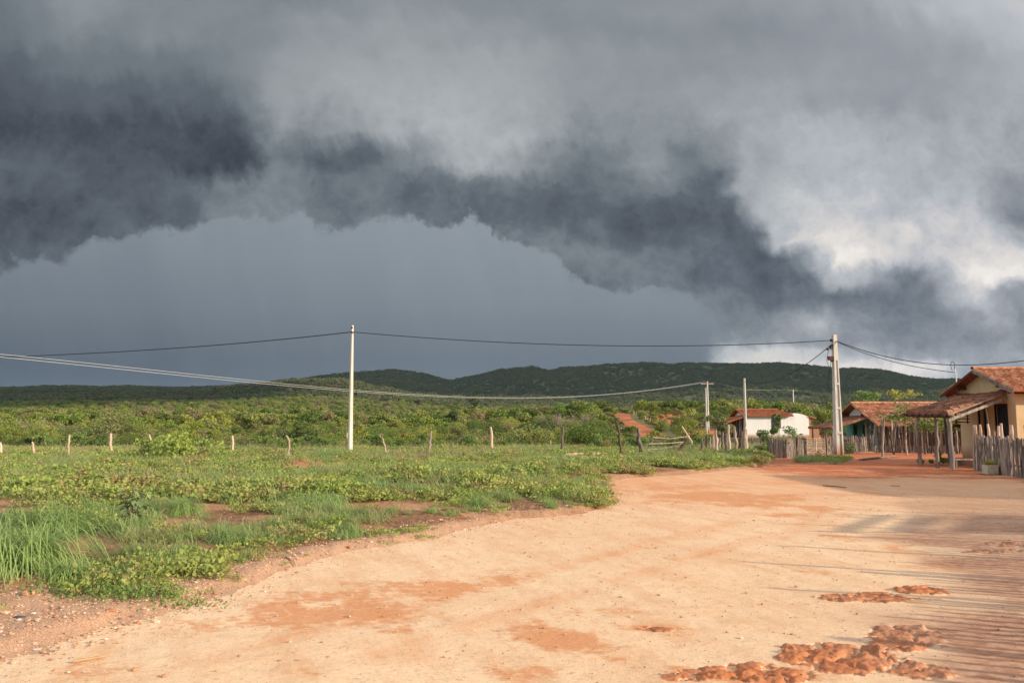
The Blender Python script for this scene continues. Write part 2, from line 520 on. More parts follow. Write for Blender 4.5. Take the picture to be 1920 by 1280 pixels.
prof(850, [0, 0, 0, -0.5, -1.3, -1.5, -1.0, 0.5, 2.8], (784, 773, 760, 753, 748, 728, 712))
prof(940, [0, 0, 0, -0.4, -1.2, -1.2, -0.6, 1.2, 3.6], (783, 772, 762, 757, 750, 722, 700))
prof(1000, [0, 0, 0, -0.4, -1.0, -0.9, -0.1, 1.8, 4.0], (781, 771, 762, 758, 748, 716, 695))
prof(1100, [0, 0, 0, -0.4, -1.0, -0.8, 0.6, 2.9, 4.2], (780, 770, 763, 758, 744, 710, 689))
prof(1200, [0, 0, 0, -0.3, -0.7, 0.0, 1.6, 3.9, 5.0], (779, 770, 762, 757, 744, 708, 686))
prof(1320, [0, 0, 0, -0.2, -0.4, 0.5, 1.8, 3.4, 6.0], (776, 768, 760, 752, 736, 706, 686))
prof(1450, [0, 0, 0, -0.2, -0.3, 0.5, 1.4, 2.4, 5.4], (776, 770, 762, 752, 736, 708, 685))
prof(1600, [0, 0, 0, -0.4, -0.7, -0.4, 0.5, 1.5, 4.0], (778, 772, 764, 752, 735, 712, 693))
prof(1750, [0, 0, 0, -0.4, -0.7, -0.4, 0.5, 1.5, 4.0], (780, 775, 766, 754, 742, 722, 708))
prof(1920, [0, 0, 0, -0.4, -0.7, -0.4, 0.5, 1.5, 4.0], (782, 777, 770, 760, 748, 730, 716))
prof(2500, [0, 0, 0, -0.4, -0.7, -0.4, 0.5, 1.5, 4.0], (784, 780, 775, 768, 760, 750, 745))
prof(5000, [0, 0, 0, -0.4, -0.7, -0.4, 0.5, 1.5, 4.0], (790, 788, 786, 784, 782, 780, 780))
_us = np.array(sorted(_prof)); _az = np.arctan((_us - 960) / F)
_Z = np.array([_prof[u] for u in _us])


def _tangents(Z):
    d = np.diff(Z, axis=1) / np.diff(RN)[None]
    t = np.zeros_like(Z)
    t[:, 1:-1] = np.where(d[:, :-1] * d[:, 1:] > 0, 2 * d[:, :-1] * d[:, 1:] / (d[:, :-1] + d[:, 1:] + 1e-12), 0)
    return t
_T = _tangents(_Z)


def sdist_poly(x, y, poly):
    """signed distance to a closed polygon, positive inside"""
    x = np.asarray(x, float); y = np.asarray(y, float)
    best = np.full(x.shape, 1e18); inside = np.zeros(x.shape, bool)
    n = len(poly)
    for i in range(n):
        x0, y0 = poly[i]; x1, y1 = poly[(i + 1) % n]
        dx, dy = x1 - x0, y1 - y0
        t = np.clip(((x - x0) * dx + (y - y0) * dy) / (dx * dx + dy * dy + 1e-12), 0, 1)
        best = np.minimum(best, (x - x0 - t * dx) ** 2 + (y - y0 - t * dy) ** 2)
        c = ((y0 > y) != (y1 > y))
        with np.errstate(divide='ignore', invalid='ignore'):
            inside ^= c & (x < (x1 - x0) * (y - y0) / (y1 - y0 + 1e-15) + x0)
    return np.where(inside, 1, -1) * np.sqrt(best)


_edge_px = [(-500, 1420), (-200, 1300), (0, 1243), (90, 1218), (190, 1190), (300, 1158), (400, 1128), (470, 1094), (540, 1066), (640, 1040),
            (720, 1026), (800, 1012), (880, 993), (960, 977), (1040, 968), (1100, 962), (1140, 948), (1160, 935), (1158, 918), (1140, 905),
            (1180, 896), (1260, 892), (1330, 886), (1400, 878), (1438, 872), (1452, 863), (1446, 857)]
ROAD = [tuple(G(u, v).xy) for u, v in _edge_px]
ROAD += [(13, 47.5), (20, 47.5), (26, 52), (60, 52), (60, -30), (-40, -30), (-30, -12), (-12, -1.0)]
# a little island of grass by the concrete pole
ISLE = [tuple(G(u, v).xy) for u, v in ((1488, 866), (1520, 861), (1566, 857), (1592, 858), (1600, 864), (1570, 869), (1510, 870))]


def terrain(x, y, rough=True):
    x = np.asarray(x, float); y = np.asarray(y, float)
    r = np.hypot(x, y)
    rr = np.maximum(np.where(y > 0, y, 0) * 0 + r, 1e-6)
    az = np.arctan2(x, y)
    az_t = np.where(np.abs(az) < 1.45, az, np.sign(az) * 1.45)
    # profile is written in distance to the north; use r*cos so that rows are right within the frame
    ry = np.clip(r * np.cos(np.clip(az_t, -0.8, 0.8)), 0, RN[-1] - 1)
    j = np.clip(np.searchsorted(_az, az_t) - 1, 0, len(_az) - 2)
    fa = np.clip((az_t - _az[j]) / (_az[j + 1] - _az[j]), 0, 1); fa = fa * fa * (3 - 2 * fa)
    i = np.clip(np.searchsorted(RN, ry, side='right') - 1, 0, len(RN) - 2)
    h = RN[i + 1] - RN[i]; t = (ry - RN[i]) / h
    h00 = 2 * t ** 3 - 3 * t ** 2 + 1; h10 = t ** 3 - 2 * t ** 2 + t; h01 = -2 * t ** 3 + 3 * t ** 2; h11 = t ** 3 - t ** 2
    f = lambda jj: h00 * _Z[jj, i] + h10 * h * _T[jj, i] + h01 * _Z[jj, i + 1] + h11 * h * _T[jj, i + 1]
    z = f(j) * (1 - fa) + f(j + 1) * fa
    behind = sstep(-y, 0, 60)
    z = z * (1 - behind) * 1.0
    if rough:
        far = sstep(r, 900, 1500)
        gul = np.abs(fbm(x / 210, y / 330, 4, 3))
        z = z + far * (-(gul * 42) + 12) * sstep(r, 1100, 1700) * (1 - 0.6 * sstep(r, 1950, 2200))
        z = z + sstep(r, 60, 300) * fbm(x / 60, y / 60, 3, 9) * 0.8 + sstep(r, 500, 1000) * fbm(x / 130, y / 130, 3, 21) * 4
    return z


def Gt(u, v):
    """world point where the ray through the photo pixel meets the land"""
    d = ray(u, v); d = d / d[1]
    ys = np.concatenate([np.arange(3, 60, .1), np.arange(60, 400, .5), np.arange(400, 3000, 4)])
    zz = CAMH + d[2] * ys
    t = terrain(d[0] * ys, ys, False)
    k = np.argmax(zz <= t)
    Y = ys[k] if (zz <= t).any() else 60.0
    return Vector((d[0] * Y, Y, float(terrain(d[0] * Y, Y))))


def zt(x, y):
    return float(terrain(np.array([x]), np.array([y]))[0])


_road_z = -0.012


def verge_h(x, y):
    """extra height of the verge and yard over the graded road"""
    d = -sdist_poly(x, y, ROAD)                       # >0 off the road
    d = d + 0.22 * fbm(x * 1.3, y * 1.3, 3, 5) + 0.06 * fbm(x * 7, y * 7, 2, 6)
    bank = 0.10 * sstep(d, -0.05, 0.30) + 0.05 * sstep(d, 0.3, 1.5)
    lump = 0.035 * fbm(x * 2.1, y * 2.1, 4, 8) * sstep(d, 0, .4) + 0.012 * fbm(x * 14, y * 14, 3, 11) * sstep(d, -0.2, .1)
    under = -0.05 * sstep(-d, 0.0, 0.5)
    return bank + lump + under, d


# low mounds of red earth among the weeds
MOUNDS = [(G(580, 884), 1.0, 0.24), (G(520, 886), .8, 0.2), (G(775, 872), 0.8, 0.16), (G(720, 878), .7, .12), (G(860, 853), .8, .15), (G(30, 1000), .5, .05)]


def ground_z(x, y):
    x = np.asarray(x, float); y = np.asarray(y, float)
    r = np.hypot(x, y)
    near = 1 - sstep(r, 55, 70)
    vh, d = verge_h(x, y)
    z = terrain(x, y) + vh * near
    for p, s, h in MOUNDS:
        q = ((x - p.x) ** 2 + ((y - p.y) / 1.0) ** 2) / (s * s)
        z = z + h * np.exp(-q) * (1 + 0.5 * fbm(x * 3, y * 3, 3, 2))
    di = sdist_poly(x, y, ISLE)
    z = z + 0.12 * sstep(di, -0.4, 0.3)
    return z, d


# bare soil patches of the verge: (u, v, half width px, half height px, strength)
BARE = [(640, 962, 130, 9, 1), (780, 960, 90, 10, 1), (40, 1095, 90, 28, 1), (20, 950, 60, 14, 1), (120, 1045, 60, 18, .8), (420, 962, 110, 16, .8),
        (580, 884, 55, 9, 1), (775, 873, 60, 6, .9), (905, 885, 40, 5, .8), (915, 937, 30, 4, 1), (1150, 897, 50, 5, .8), (330, 1000, 60, 14, .5),
        (500, 990, 60, 10, .6), (300, 925, 60, 6, .5), (115, 930, 50, 9, .6), (860, 856, 40, 4, .8), (1010, 865, 70, 3, .5), (1300, 865, 30, 3, .8), (700, 1003, 60, 8, .4),
        (150, 1150, 220, 32, .9), (330, 1118, 140, 16, .8), (500, 1080, 70, 12, .7), (60, 1200, 160, 40, 1)]


def bare_mask(x, y):
    x = np.asarray(x, float); y = np.asarray(y, float)
    m = np.zeros_like(x)
    yy = np.maximum(y, 0.5)
    wob = 0.55 * fbm(x * 1.6, y * 1.6, 4, 31)
    for u, v, a, b, s in BARE:
        p = G(u, v); p2 = G(u + a, v); p3 = G(u, v - b); p4 = G(u, v + b)
        ax = abs(p2.x - p.x); ay = abs(p3.y - p4.y) / 2
        q = np.sqrt(((x - p.x - (y - p.y) * p.x / p.y) / ax) ** 2 + ((y - p.y) / ay) ** 2)
        m = np.maximum(m, s * (1 - sstep(q + wob, 0.6, 1.15)))
    n = fbm(x * .55, y * .8, 4, 40)
    m = np.maximum(m, 0.9 * sstep(n, 0.28, 0.42) * (1 - sstep(y, 18, 30) * .6))
    return m


def d_road(x, y): return sdist_poly(x, y, ROAD)


def ground_mat(k):
    P = geo_pos(k)
    bare = k.n('ShaderNodeAttribute', attribute_name='bare').outputs['Fac']
    dist = k.n('ShaderNodeAttribute', attribute_name='dist').outputs['Fac']
    n1 = k.noise(P, 0.9, 6, 0.6); n2 = k.noise(P, 9, 5, 0.65); n3 = k.noise(P, 60, 4, 0.7)
    soil = k.mix(k.mapr(n1, 0.35, 0.65), (0.36, 0.165, 0.085), (0.52, 0.30, 0.17))
    soil = k.mix(k.mapr(n2, 0.4, 0.75), soil, (0.27, 0.12, 0.06))
    grit = k.n('ShaderNodeTexVoronoi', ins={'Vector': P, 'Scale': 38.0})
    gr = k.mix(k.mapr(grit.outputs['Distance'], 0.2, 0.5), (0.62, 0.42, 0.27), (0.35, 0.17, 0.09))
    soil = k.mix(k.m('MULTIPLY', k.mapr(n3, 0.45, 0.6), k.mapr(n1, .4, .62, .25, .8)), soil, gr)
    litter = k.mix(k.mapr(n2, 0.4, 0.6), (0.17, 0.085, 0.045), (0.30, 0.155, 0.085))
    grav = k.n('ShaderNodeAttribute', attribute_name='grav').outputs['Fac']
    n4 = k.noise(P, 110, 3, .8)
    gcol = k.mix(k.mapr(n4, .4, .6), (0.62, 0.42, 0.29), (0.34, 0.17, 0.10))
    soil = k.mix(k.m('MULTIPLY', k.mapr(k.m('ADD', grav, k.m('MULTIPLY', k.m('SUBTRACT', n2, .5), .8)), .3, .7), .85), soil, gcol)
    near = k.mix(k.mapr(bare, 0.15, 0.6), litter, soil)
    # the hills: red and grey clearings between the scrub
    f1 = k.noise(P, 0.02, 6, 0.65); f2 = k.noise(P, 0.13, 5, 0.6)
    scrub = k.mix(k.mapr(k.noise(P, 1.1, 5, .7), 0.4, 0.6), (0.11, 0.125, 0.045), (0.23, 0.17, 0.09))
    clear = k.mix(k.mapr(f2, 0.35, 0.65), (0.34, 0.16, 0.08), (0.30, 0.21, 0.13))
    hill = k.mix(k.m('MULTIPLY', k.mapr(f1, 0.53, 0.64), 0.8), scrub, clear)
    hill = k.mix(k.mapr(dist, 900, 1600), hill, (0.085, 0.10, 0.05))
    rock = k.noise(P, 0.012, 5, 0.7)
    hill = k.mix(k.m('MULTIPLY', k.mapr(rock, 0.56, 0.66), 0.6), hill, (0.17, 0.105, 0.075))
    redf = k.n('ShaderNodeAttribute', attribute_name='red').outputs['Fac']
    rc = k.mix(k.mapr(k.noise(P, .35, 6, .7), .4, .6), (0.60, 0.20, 0.08), (0.42, 0.14, 0.06))
    hill = k.mix(k.mapr(k.m('ADD', redf, k.m('MULTIPLY', k.m('SUBTRACT', k.noise(P, .7, 5, .7), .5), .9)), .35, .6), hill, rc)
    col = k.mix(k.mapr(dist, 50, 90), near, hill)
    return {'Base Color': col, 'bump': (k.m('ADD', n2, k.m('MULTIPLY', n3, 0.4)), 0.6, 0.03)}


def grid_faces(na, nr):
    i, j = np.meshgrid(np.arange(na - 1), np.arange(nr - 1), indexing='ij')
    a = i * nr + j
    return np.stack([a, a + 1, a + nr + 1, a + nr], -1).reshape(-1, 4)


RED_FIELDS = [[tuple(Gt(u, v).xy) for u, v in pl] for pl in (
    ((1198, 818), (1190, 807), (1172, 797), (1158, 788), (1150, 783), (1138, 779), (1110, 779), (1112, 776.5), (1150, 775.5), (1174, 777), (1182, 783), (1196, 791), (1214, 800), (1232, 808), (1250, 818)),
    ((380, 838), (500, 838), (505, 827), (380, 827)), ((1210, 789), (1322, 797), (1322, 777), (1222, 777)), ((1270, 822), (1345, 822), (1345, 806), (1270, 806)),
    ((15, 800), (90, 802), (92, 790), (15, 790)), ((125, 820), (180, 815), (178, 806), (125, 811)), ((1500, 822), (1560, 822), (1556, 800), (1516, 800)), ((1130, 784), (1170, 786), (1170, 775), (1120, 775)))]


def build_ground():
    dense = np.linspace(-0.80, 0.80, 1000)
    rest = np.linspace(0.80, 2 * math.pi - 0.80, 120)[1:]
    az = np.concatenate([dense, rest])
    r = np.concatenate([[0.01, 1.0, 2.0], np.geomspace(3.0, 60, 250), np.geomspace(61.5, 4500, 260)])
    A, R = np.meshgrid(az, r, indexing='ij')
    X = R * np.sin(A); Y = R * np.cos(A)
    Z, d = ground_z(X, Y)
    bm_ = np.maximum(bare_mask(X, Y), 1 - sstep(-d_road(X, Y) + .3 * fbm(X * 2, Y * 2, 3, 90), .2, .7))
    red_ = np.zeros_like(X)
    dd = -d_road(X, Y); gr_ = (1 - sstep(dd + .4 * fbm(X * 1.5, Y * 1.5, 3, 95), .5, 1.3)) * (1 - sstep(Y, 9, 16) * .6) + .6 * (1 - sstep(np.hypot((X + 3.2) / 2.2, (Y - 7.0) / 1.6), .6, 1.1))
    for pl in RED_FIELDS:
        red_ = np.maximum(red_, sstep(sdist_poly(X, Y, pl), -.8, .8))
    fc = grid_faces(len(az), len(r))
    me = np_mesh('ground', np.stack([X, Y, Z], -1).reshape(-1, 3), fc[:, ::-1], material('ground_soil', ground_mat, 0.95),
                 attrs={'grav': gr_.ravel(), 'red': red_.ravel(), 'bare': bm_.ravel(), 'dist': R.ravel()})
    tag(link('ground', me), 'red earth and scrubby hills under the storm', kind='structure')


# ------------------------------------------------------------------ the dirt road
# red clay showing through the pale sand: (u, v, half width, half height, strength)
CLAY = [(640, 1148, 150, 34, 1.0), (820, 1100, 150, 26, .8), (940, 1085, 90, 18, .7), (1050, 1200, 130, 40, .95), (1000, 1255, 120, 30, .8), (560, 1262, 90, 20, .45),
        (1210, 1180, 90, 12, .7), (1150, 1150, 120, 22, .4), (380, 1170, 110, 14, .45), (1370, 935, 150, 14, 1.1), (1520, 955, 70, 10, .8), (1250, 915, 110, 10, .7), (1455, 948, 60, 10, .9), (1600, 1010, 80, 9, .5), (1455, 966, 40, 6, .9), (1200, 925, 80, 12, .5),
        (1860, 1215, 110, 30, 1.0), (1420, 1268, 130, 22, 1.0), (1560, 1240, 90, 26, 1.0), (1690, 1200, 80, 24, 1.0), (1720, 1262, 60, 14, .9), (1640, 1123, 90, 8, 1), (1730, 1112, 60, 5, .8),
        (1690, 1030, 60, 8, .7), (1750, 1062, 80, 10, .8), (1850, 1060, 80, 8, .5), (1540, 1075, 60, 6, .5), (1760, 1016, 80, 7, .6), (1650, 925, 45, 22, .4),
        (1880, 1030, 60, 6, .6), (170, 1260, 120, 20, .5), (1130, 912, 60, 10, .6), (1290, 905, 120, 6, .35), (1800, 955, 60, 5, .5), (1480, 905, 70, 8, .5)]


def clay_mask(x, y):
    m = np.zeros_like(x)
    wob = 1.1 * fbm(x * 1.3, y * 1.3, 6, 51, 0.62)
    for u, v, a, b, s in CLAY:
        p = G(u, v); p2 = G(u + a, v); p3 = G(u, v - b); p4 = G(u, v + b)
        ax = abs(p2.x - p.x); ay = abs(p3.y - p4.y) / 2
        q = np.sqrt(((x - p.x - (y - p.y) * p.x / p.y * .5) / ax) ** 2 + ((y - p.y) / ay) ** 2)
        m = np.maximum(m, s * (1 - sstep(q + wob, 0.15, 1.45)))
    # the yards by the houses are all red clay
    yard = sstep(y + 2.0 + 1.5 * fbm(x * .4, y * .9, 4, 63) - 0.42 * np.clip(16 - x, -20, 40) * 0 , 24.5, 30) * sstep(x, 5, 12)
    yard = np.maximum(yard, sstep(y + fbm(x * .5, y * .5, 3, 61) * 3, 33, 40))
    yard = np.maximum(yard, sstep(x - (15.0 + (y - 24.5) * .3) + fbm(x * .7, y * .7, 3, 62) * 1.2, -2.0, 0.5) * sstep(y, 5, 20))
    n = fbm(x * .9, y * 1.4, 4, 66)
    return np.maximum(m, yard * (0.75 + 0.5 * n)), yard


def clod_z(x, y, m):
    """raised crusts of clay"""
    z = np.zeros_like(x)
    for u, v, a, b, h in ((1420, 1268, 130, 26, .045), (1560, 1238, 110, 34, .055), (1690, 1198, 85, 26, .05), (1725, 1262, 70, 16, .03), (1640, 1123, 100, 9, .03), (1730, 1110, 50, 7, .04),
                          (1900, 1022, 60, 6, .03), (1870, 1035, 70, 5, .025), (1225, 1182, 45, 6, .02), (1300, 1272, 60, 8, .02)):
        p = G(u, v); p2 = G(u + a, v); p3 = G(u, v - b); p4 = G(u, v + b)
        ax = abs(p2.x - p.x); ay = abs(p3.y - p4.y) / 2
        q = np.sqrt(((x - p.x - (y - p.y) * p.x / p.y * .4) / ax) ** 2 + ((y - p.y) / ay) ** 2) + 0.9 * fbm(x * 1.9, y * 2.6, 6, 71, .6)
        z = np.maximum(z, h * 1.0 * (1 - sstep(q, 0.72, 1.0)))
    # cracked into clods
    sc = 3.5
    wx = x + 0.11 * fbm(x * 7, y * 7, 4, 72); wy = y + 0.11 * fbm(x * 7, y * 7, 4, 73)
    gx = wx * sc; gy = wy * sc * 1.6
    f1 = np.full_like(x, 9.); f2 = np.full_like(x, 9.)
    ix = np.floor(gx).astype(int); iy = np.floor(gy).astype(int)
    for di in (-1, 0, 1):
        for dj in (-1, 0, 1):
            cx = ix + di; cy = iy + dj
            px = cx + 0.5 + 0.42 * _val[_perm[(_perm[cx & 4095] + cy) & 4095]]
            py = cy + 0.5 + 0.42 * _val[_perm[(_perm[(cx + 77) & 4095] + cy) & 4095]]
            dd = np.hypot(px - gx, py - gy)
            f2 = np.minimum(f2, np.maximum(dd, f1)); f1 = np.minimum(f1, dd)
    cell = sstep(f2 - f1, 0.03, 0.34) ** .75
    cid = fbm(np.round(gx) * 3.1 + .3, np.round(gy) * 2.7 + .7, 1, 77)
    big = .55 + .45 * fbm(x * 1.4, y * 2.2, 3, 75) * 2
    rough_ = 1 + 0.75 * fbm(x * 8, y * 10, 4, 74) + .6 * fbm(x * 26, y * 32, 3, 76)
    zz = z * 1.25 * np.clip(big, .25, 1.2) * cell * rough_ - .012 * (z > .01) * (1 - cell)
    return zz, sstep(z, 0.004, 0.02) * sstep(cell, .1, .5)


def road_mat(k):
    P = geo_pos(k)
    clay = k.n('ShaderNodeAttribute', attribute_name='clay').outputs['Fac']
    yard = k.n('ShaderNodeAttribute', attribute_name='yard').outputs['Fac']
    clod = k.n('ShaderNodeAttribute', attribute_name='clod').outputs['Fac']
    big = k.noise(P, 0.35, 5, 0.6); mid = k.noise(P, 2.6, 7, 0.68); fine = k.noise(P, 34, 5, 0.75); grain = k.noise(P, 170, 3, 0.8)
    # wheel-worn streaks along the road
    sand = k.mix(k.mapr(big, 0.35, 0.65), (0.84, 0.585, 0.375), (0.86, 0.635, 0.425))
    sand = k.mix(k.mapr(mid, 0.45, 0.75, 0, .5), sand, (0.66, 0.37, 0.20))
    red = k.mix(k.mapr(fine, 0.3, 0.7), (0.60, 0.24, 0.10), (0.70, 0.34, 0.165))
    streak = k.noise(k.vm('MULTIPLY', k.n('ShaderNodeMapping', ins={0: P, 'Rotation': (0, 0, -0.35)}).outputs[0], (1.5, .33, 1)), 1.6, 8, .7)
    sm = k.noise(k.vm('MULTIPLY', P, (1, 1.5, 1)), 6.5, 7, .75)
    th = k.m('ADD', clay, k.m('ADD', k.m('MULTIPLY', k.m('SUBTRACT', sm, 0.5), 2.1), k.m('ADD', k.m('MULTIPLY', k.m('SUBTRACT', streak, 0.5), 1.3), k.m('MULTIPLY', k.m('SUBTRACT', fine, 0.5), 0.5))))
    f = k.mapr(th, 0.30, 0.78)
    sand = k.mix(k.mapr(streak, .44, .66, 0, .55), sand, (0.68, 0.36, 0.18))
    sand = k.mix(k.mapr(k.noise(P, .12, 3, .5), .42, .62, 0, .3), sand, (0.72, 0.42, 0.23))
    ochre = k.n('ShaderNodeAttribute', attribute_name='ochre').outputs['Fac']
    sand = k.mix(k.m('MULTIPLY', ochre, k.mapr(streak, .3, .6, .45, 1.0)), sand, (0.70, 0.32, 0.15))
    g2 = k.noise(P, 75, 4, .8); g3 = k.noise(k.vm('MULTIPLY', P, (1, 1.3, 1)), 21, 6, .8)
    sand = k.mix(k.mapr(g2, .50, .62, 0, .32), sand, (0.52, 0.27, 0.15))
    sand = k.mix(k.mapr(g2, .50, .38, 0, .35), sand, (0.90, 0.74, 0.55))
    sand = k.mix(k.mapr(g3, .53, .63, 0, .55), sand, (0.56, 0.28, 0.14))
    # cracks with pale sand in the clay
    cr = k.n('ShaderNodeTexVoronoi', feature='DISTANCE_TO_EDGE', ins={'Vector': k.vm('ADD', P, k.vm('SCALE', k.noise(P, 3, 3, .6, 'Color'), 0.35)), 'Scale': 1.7})
    crk = k.mapr(cr.outputs['Distance'], 0.01, 0.05, 1, 0)
    f = k.m('MULTIPLY', f, k.m('SUBTRACT', 1.0, k.m('MULTIPLY', k.m('MULTIPLY', crk, k.mapr(big, .45, .6)), k.m('SUBTRACT', .5, k.m('MULTIPLY', yard, .45)))), clamp=True)
    col = k.mix(k.m('MULTIPLY', f, 0.92), sand, red)
    deep = k.mix(k.mapr(mid, 0.3, 0.7), (0.40, 0.105, 0.042), (0.57, 0.20, 0.088))
    col = k.mix(k.m('MULTIPLY', k.mapr(yard, 0.2, 0.8), k.mapr(th, .2, .65)), col, deep)
    clc = k.mix(k.mapr(sm, .3, .7), (0.34, 0.098, 0.040), (0.52, 0.20, 0.088))
    col = k.mix(k.m('MULTIPLY', k.mapr(k.m('ADD', clod, k.m('MULTIPLY', k.m('SUBTRACT', sm, .5), .8)), 0.1, 0.6), .9), col, clc)
    # grit: light grains and dark specks
    brown = k.n('ShaderNodeAttribute', attribute_name='brown').outputs['Fac']  # soil tint that also deepens the fence shade on the road
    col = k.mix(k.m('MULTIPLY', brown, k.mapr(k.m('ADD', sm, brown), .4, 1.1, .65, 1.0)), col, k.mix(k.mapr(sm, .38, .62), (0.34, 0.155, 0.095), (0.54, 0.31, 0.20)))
    col = k.mix(k.mapr(grain, 0.62, 0.72, 0, .4), col, (0.86, 0.72, 0.54))
    col = k.mix(k.mapr(grain, 0.38, 0.28, 0, .55), col, (0.34, 0.19, 0.11))
    sp = k.noise(k.vm('MULTIPLY', P, (1, 1.0, 1)), 11, 2, .5)
    col = k.mix(k.mapr(sp, 0.29, 0.26, 0, .55), col, (0.22, 0.12, 0.07))
    h = k.m('ADD', k.m('MULTIPLY', mid, 1.0), k.m('ADD', k.m('MULTIPLY', fine, 0.35), k.m('MULTIPLY', grain, 0.12)))
    return {'Base Color': col, 'bump': (h, 0.45, 0.03)}


def build_road():
    az = np.concatenate([np.linspace(-0.80, 0.85, 1150)])
    r = np.concatenate([np.geomspace(0.8, 4.5, 40)[:-1], np.geomspace(4.5, 9.5, 330)[:-1], np.geomspace(9.5, 60, 260)])
    A, R = np.meshgrid(az, r, indexing='ij')
    X = R * np.sin(A); Y = R * np.cos(A)
    d = sdist_poly(X, Y, ROAD)
    clay, yard = clay_mask(X, Y)
    cz, clod = clod_z(X, Y, clay)
    och = sstep(Y, 11, 24) * .85
    brn = np.clip(sstep(X - (2.5 + .43 * (Y - 5)) + 1.1 * fbm(X * .7, Y * .9, 4, 68), -.5, .8) * (.95 + .6 * fbm(X * .6, Y * 1.3, 4, 67)) * (1 - .45 * sstep(Y, 12, 16)) * (1 - sstep(Y, 16, 21)), 0, 1)  # brown soil inside the picket stripes, darkened further for their broad bands of shade
    for q0_, q1_, w_ in (((1470, 1010), (1610, 905), .22), ((1560, 985), (1665, 905), .2), ((1300, 1010), (1560, 900), .25), ((1440, 905), (1650, 890), .4), ((700, 1230), (1500, 985), .16), ((300, 1262), (1350, 985), .16)):
        a_ = G(*q0_); b_ = G(*q1_); dx_, dy_ = b_.x - a_.x, b_.y - a_.y
        t_ = np.clip(((X - a_.x) * dx_ + (Y - a_.y) * dy_) / (dx_ ** 2 + dy_ ** 2), 0, 1)
        dd_ = np.hypot(X - a_.x - t_ * dx_, Y - a_.y - t_ * dy_) + .15 * fbm(X * 1.5, Y * 1.5, 3, 69)
        och = np.maximum(och, .55 * np.exp(-(dd_ / w_) ** 2) * (1 + .8 * fbm(X * 1.2, Y * 1.2, 3, 96))); 
    och = np.clip(och, 0, 1)
    rut = 0.010 * fbm(X * .8, Y * .8, 3, 81) + 0.004 * fbm(X * 6, Y * 6, 3, 82)
    Z = terrain(X, Y) + 0.012 + rut + cz - 0.30 * sstep(-d, 0.5, 0.9)
    Z = np.where(np.hypot(X, Y) < 3, np.minimum(Z, 0.01), Z)
    fc = grid_faces(len(az), len(r))
    keep = (d > -0.95).ravel()
    fk = keep[fc].all(1)
    fc = fc[fk][:, ::-1]
    used = np.unique(fc); remap = -np.ones(X.size, int); remap[used] = np.arange(len(used))
    V = np.stack([X, Y, Z], -1).reshape(-1, 3)[used]
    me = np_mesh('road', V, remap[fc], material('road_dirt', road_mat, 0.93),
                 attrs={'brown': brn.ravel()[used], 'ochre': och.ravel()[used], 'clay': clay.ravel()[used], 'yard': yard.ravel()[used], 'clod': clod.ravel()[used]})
    tag(link('road', me), 'pale sandy dirt road with red clay patches', kind='structure')


build_ground()
build_road()
# ------------------------------------------------------------------ foliage materials
L_SCRUB = leaf_mat('scrub_leaves', [(0.17, 0.235, 0.045), (0.27, 0.31, 0.06), (0.10, 0.155, 0.04), (0.33, 0.35, 0.08), (0.20, 0.24, 0.08), (0.30, 0.24, 0.13), (0.18, 0.265, 0.05), (0.085, 0.125, 0.04)], 0.25)
L_FAR = leaf_mat('hill_leaves', [(0.085, 0.115, 0.04), (0.12, 0.145, 0.05), (0.07, 0.10, 0.042), (0.145, 0.15, 0.065), (0.10, 0.125, 0.048), (.16,.13,.08)], 0.1)
L_WEED = leaf_mat('weed_leaves', [(0.30, 0.385, 0.085), (0.39, 0.45, 0.12), (0.23, 0.32, 0.075), (0.43, 0.43, 0.14), (0.29, 0.37, 0.10), (0.40, 0.30, 0.14), (0.27, 0.35, 0.09)], 0.35)
L_GRASS = leaf_mat('grass_blades', [(0.32, 0.45, 0.145), (0.40, 0.51, 0.19), (0.25, 0.38, 0.12), (0.50, 0.48, 0.22), (0.35, 0.46, 0.18), (0.48, 0.40, 0.22)], 0.42, 0.5)
L_CLUMP = leaf_mat('clump_blades', [(0.26, 0.40, 0.12), (0.36, 0.48, 0.17), (0.30, 0.42, 0.16)], 0.42, 0.5)
L_DRY = leaf_mat('dry_stalks', [(0.44, 0.34, 0.22), (0.36, 0.26, 0.18), (0.38, 0.36, 0.18), (0.27, 0.28, 0.12)], 0.3)
L_LUSH = leaf_mat('lush_leaves', [(0.15, 0.24, 0.06), (0.22, 0.31, 0.09), (0.11, 0.19, 0.05)], 0.3)
L_YELLOW = leaf_mat('yellow_leaves', [(0.42, 0.42, 0.07), (0.36, 0.38, 0.08)], 0.35)
BARK = simple('bark', (0.16, 0.12, 0.09), (0.08, 0.06, 0.045), 10)
TWIG = simple('grey_twig', (0.26, 0.21, 0.18), (0.17, 0.13, 0.11), 10)


def leaf_quads(P, size, up=0.0, aspect=0.55, seed=0, droop=None):
    """one leaf (a bent rhombus of two triangles) at each point"""
    r = np.random.default_rng(seed)
    n = len(P)
    d = r.normal(size=(n, 3)); d[:, 2] = d[:, 2] * 0.6 + up
    d /= np.linalg.norm(d, axis=1)[:, None]
    t = r.normal(size=(n, 3)); s = np.cross(d, t); s /= np.linalg.norm(s, axis=1)[:, None] + 1e-9
    s_ = size if np.ndim(size) else np.full(n, size)
    s_ = (s_ * r.uniform(0.7, 1.35, n))[:, None]
    nrm = np.cross(d, s)
    a = P - d * s_ * 0.5; b = P + s * s_ * aspect * 0.5 + nrm * s_ * .08; c = P + d * s_ * 0.5 - nrm * s_ * .05; e = P - s * s_ * aspect * 0.5 + nrm * s_ * .08
    V = np.stack([a, b, c, e], 1).reshape(-1, 3)
    i = np.arange(n) * 4
    return V, np.stack([i, i + 1, i + 2, i + 3], 1)


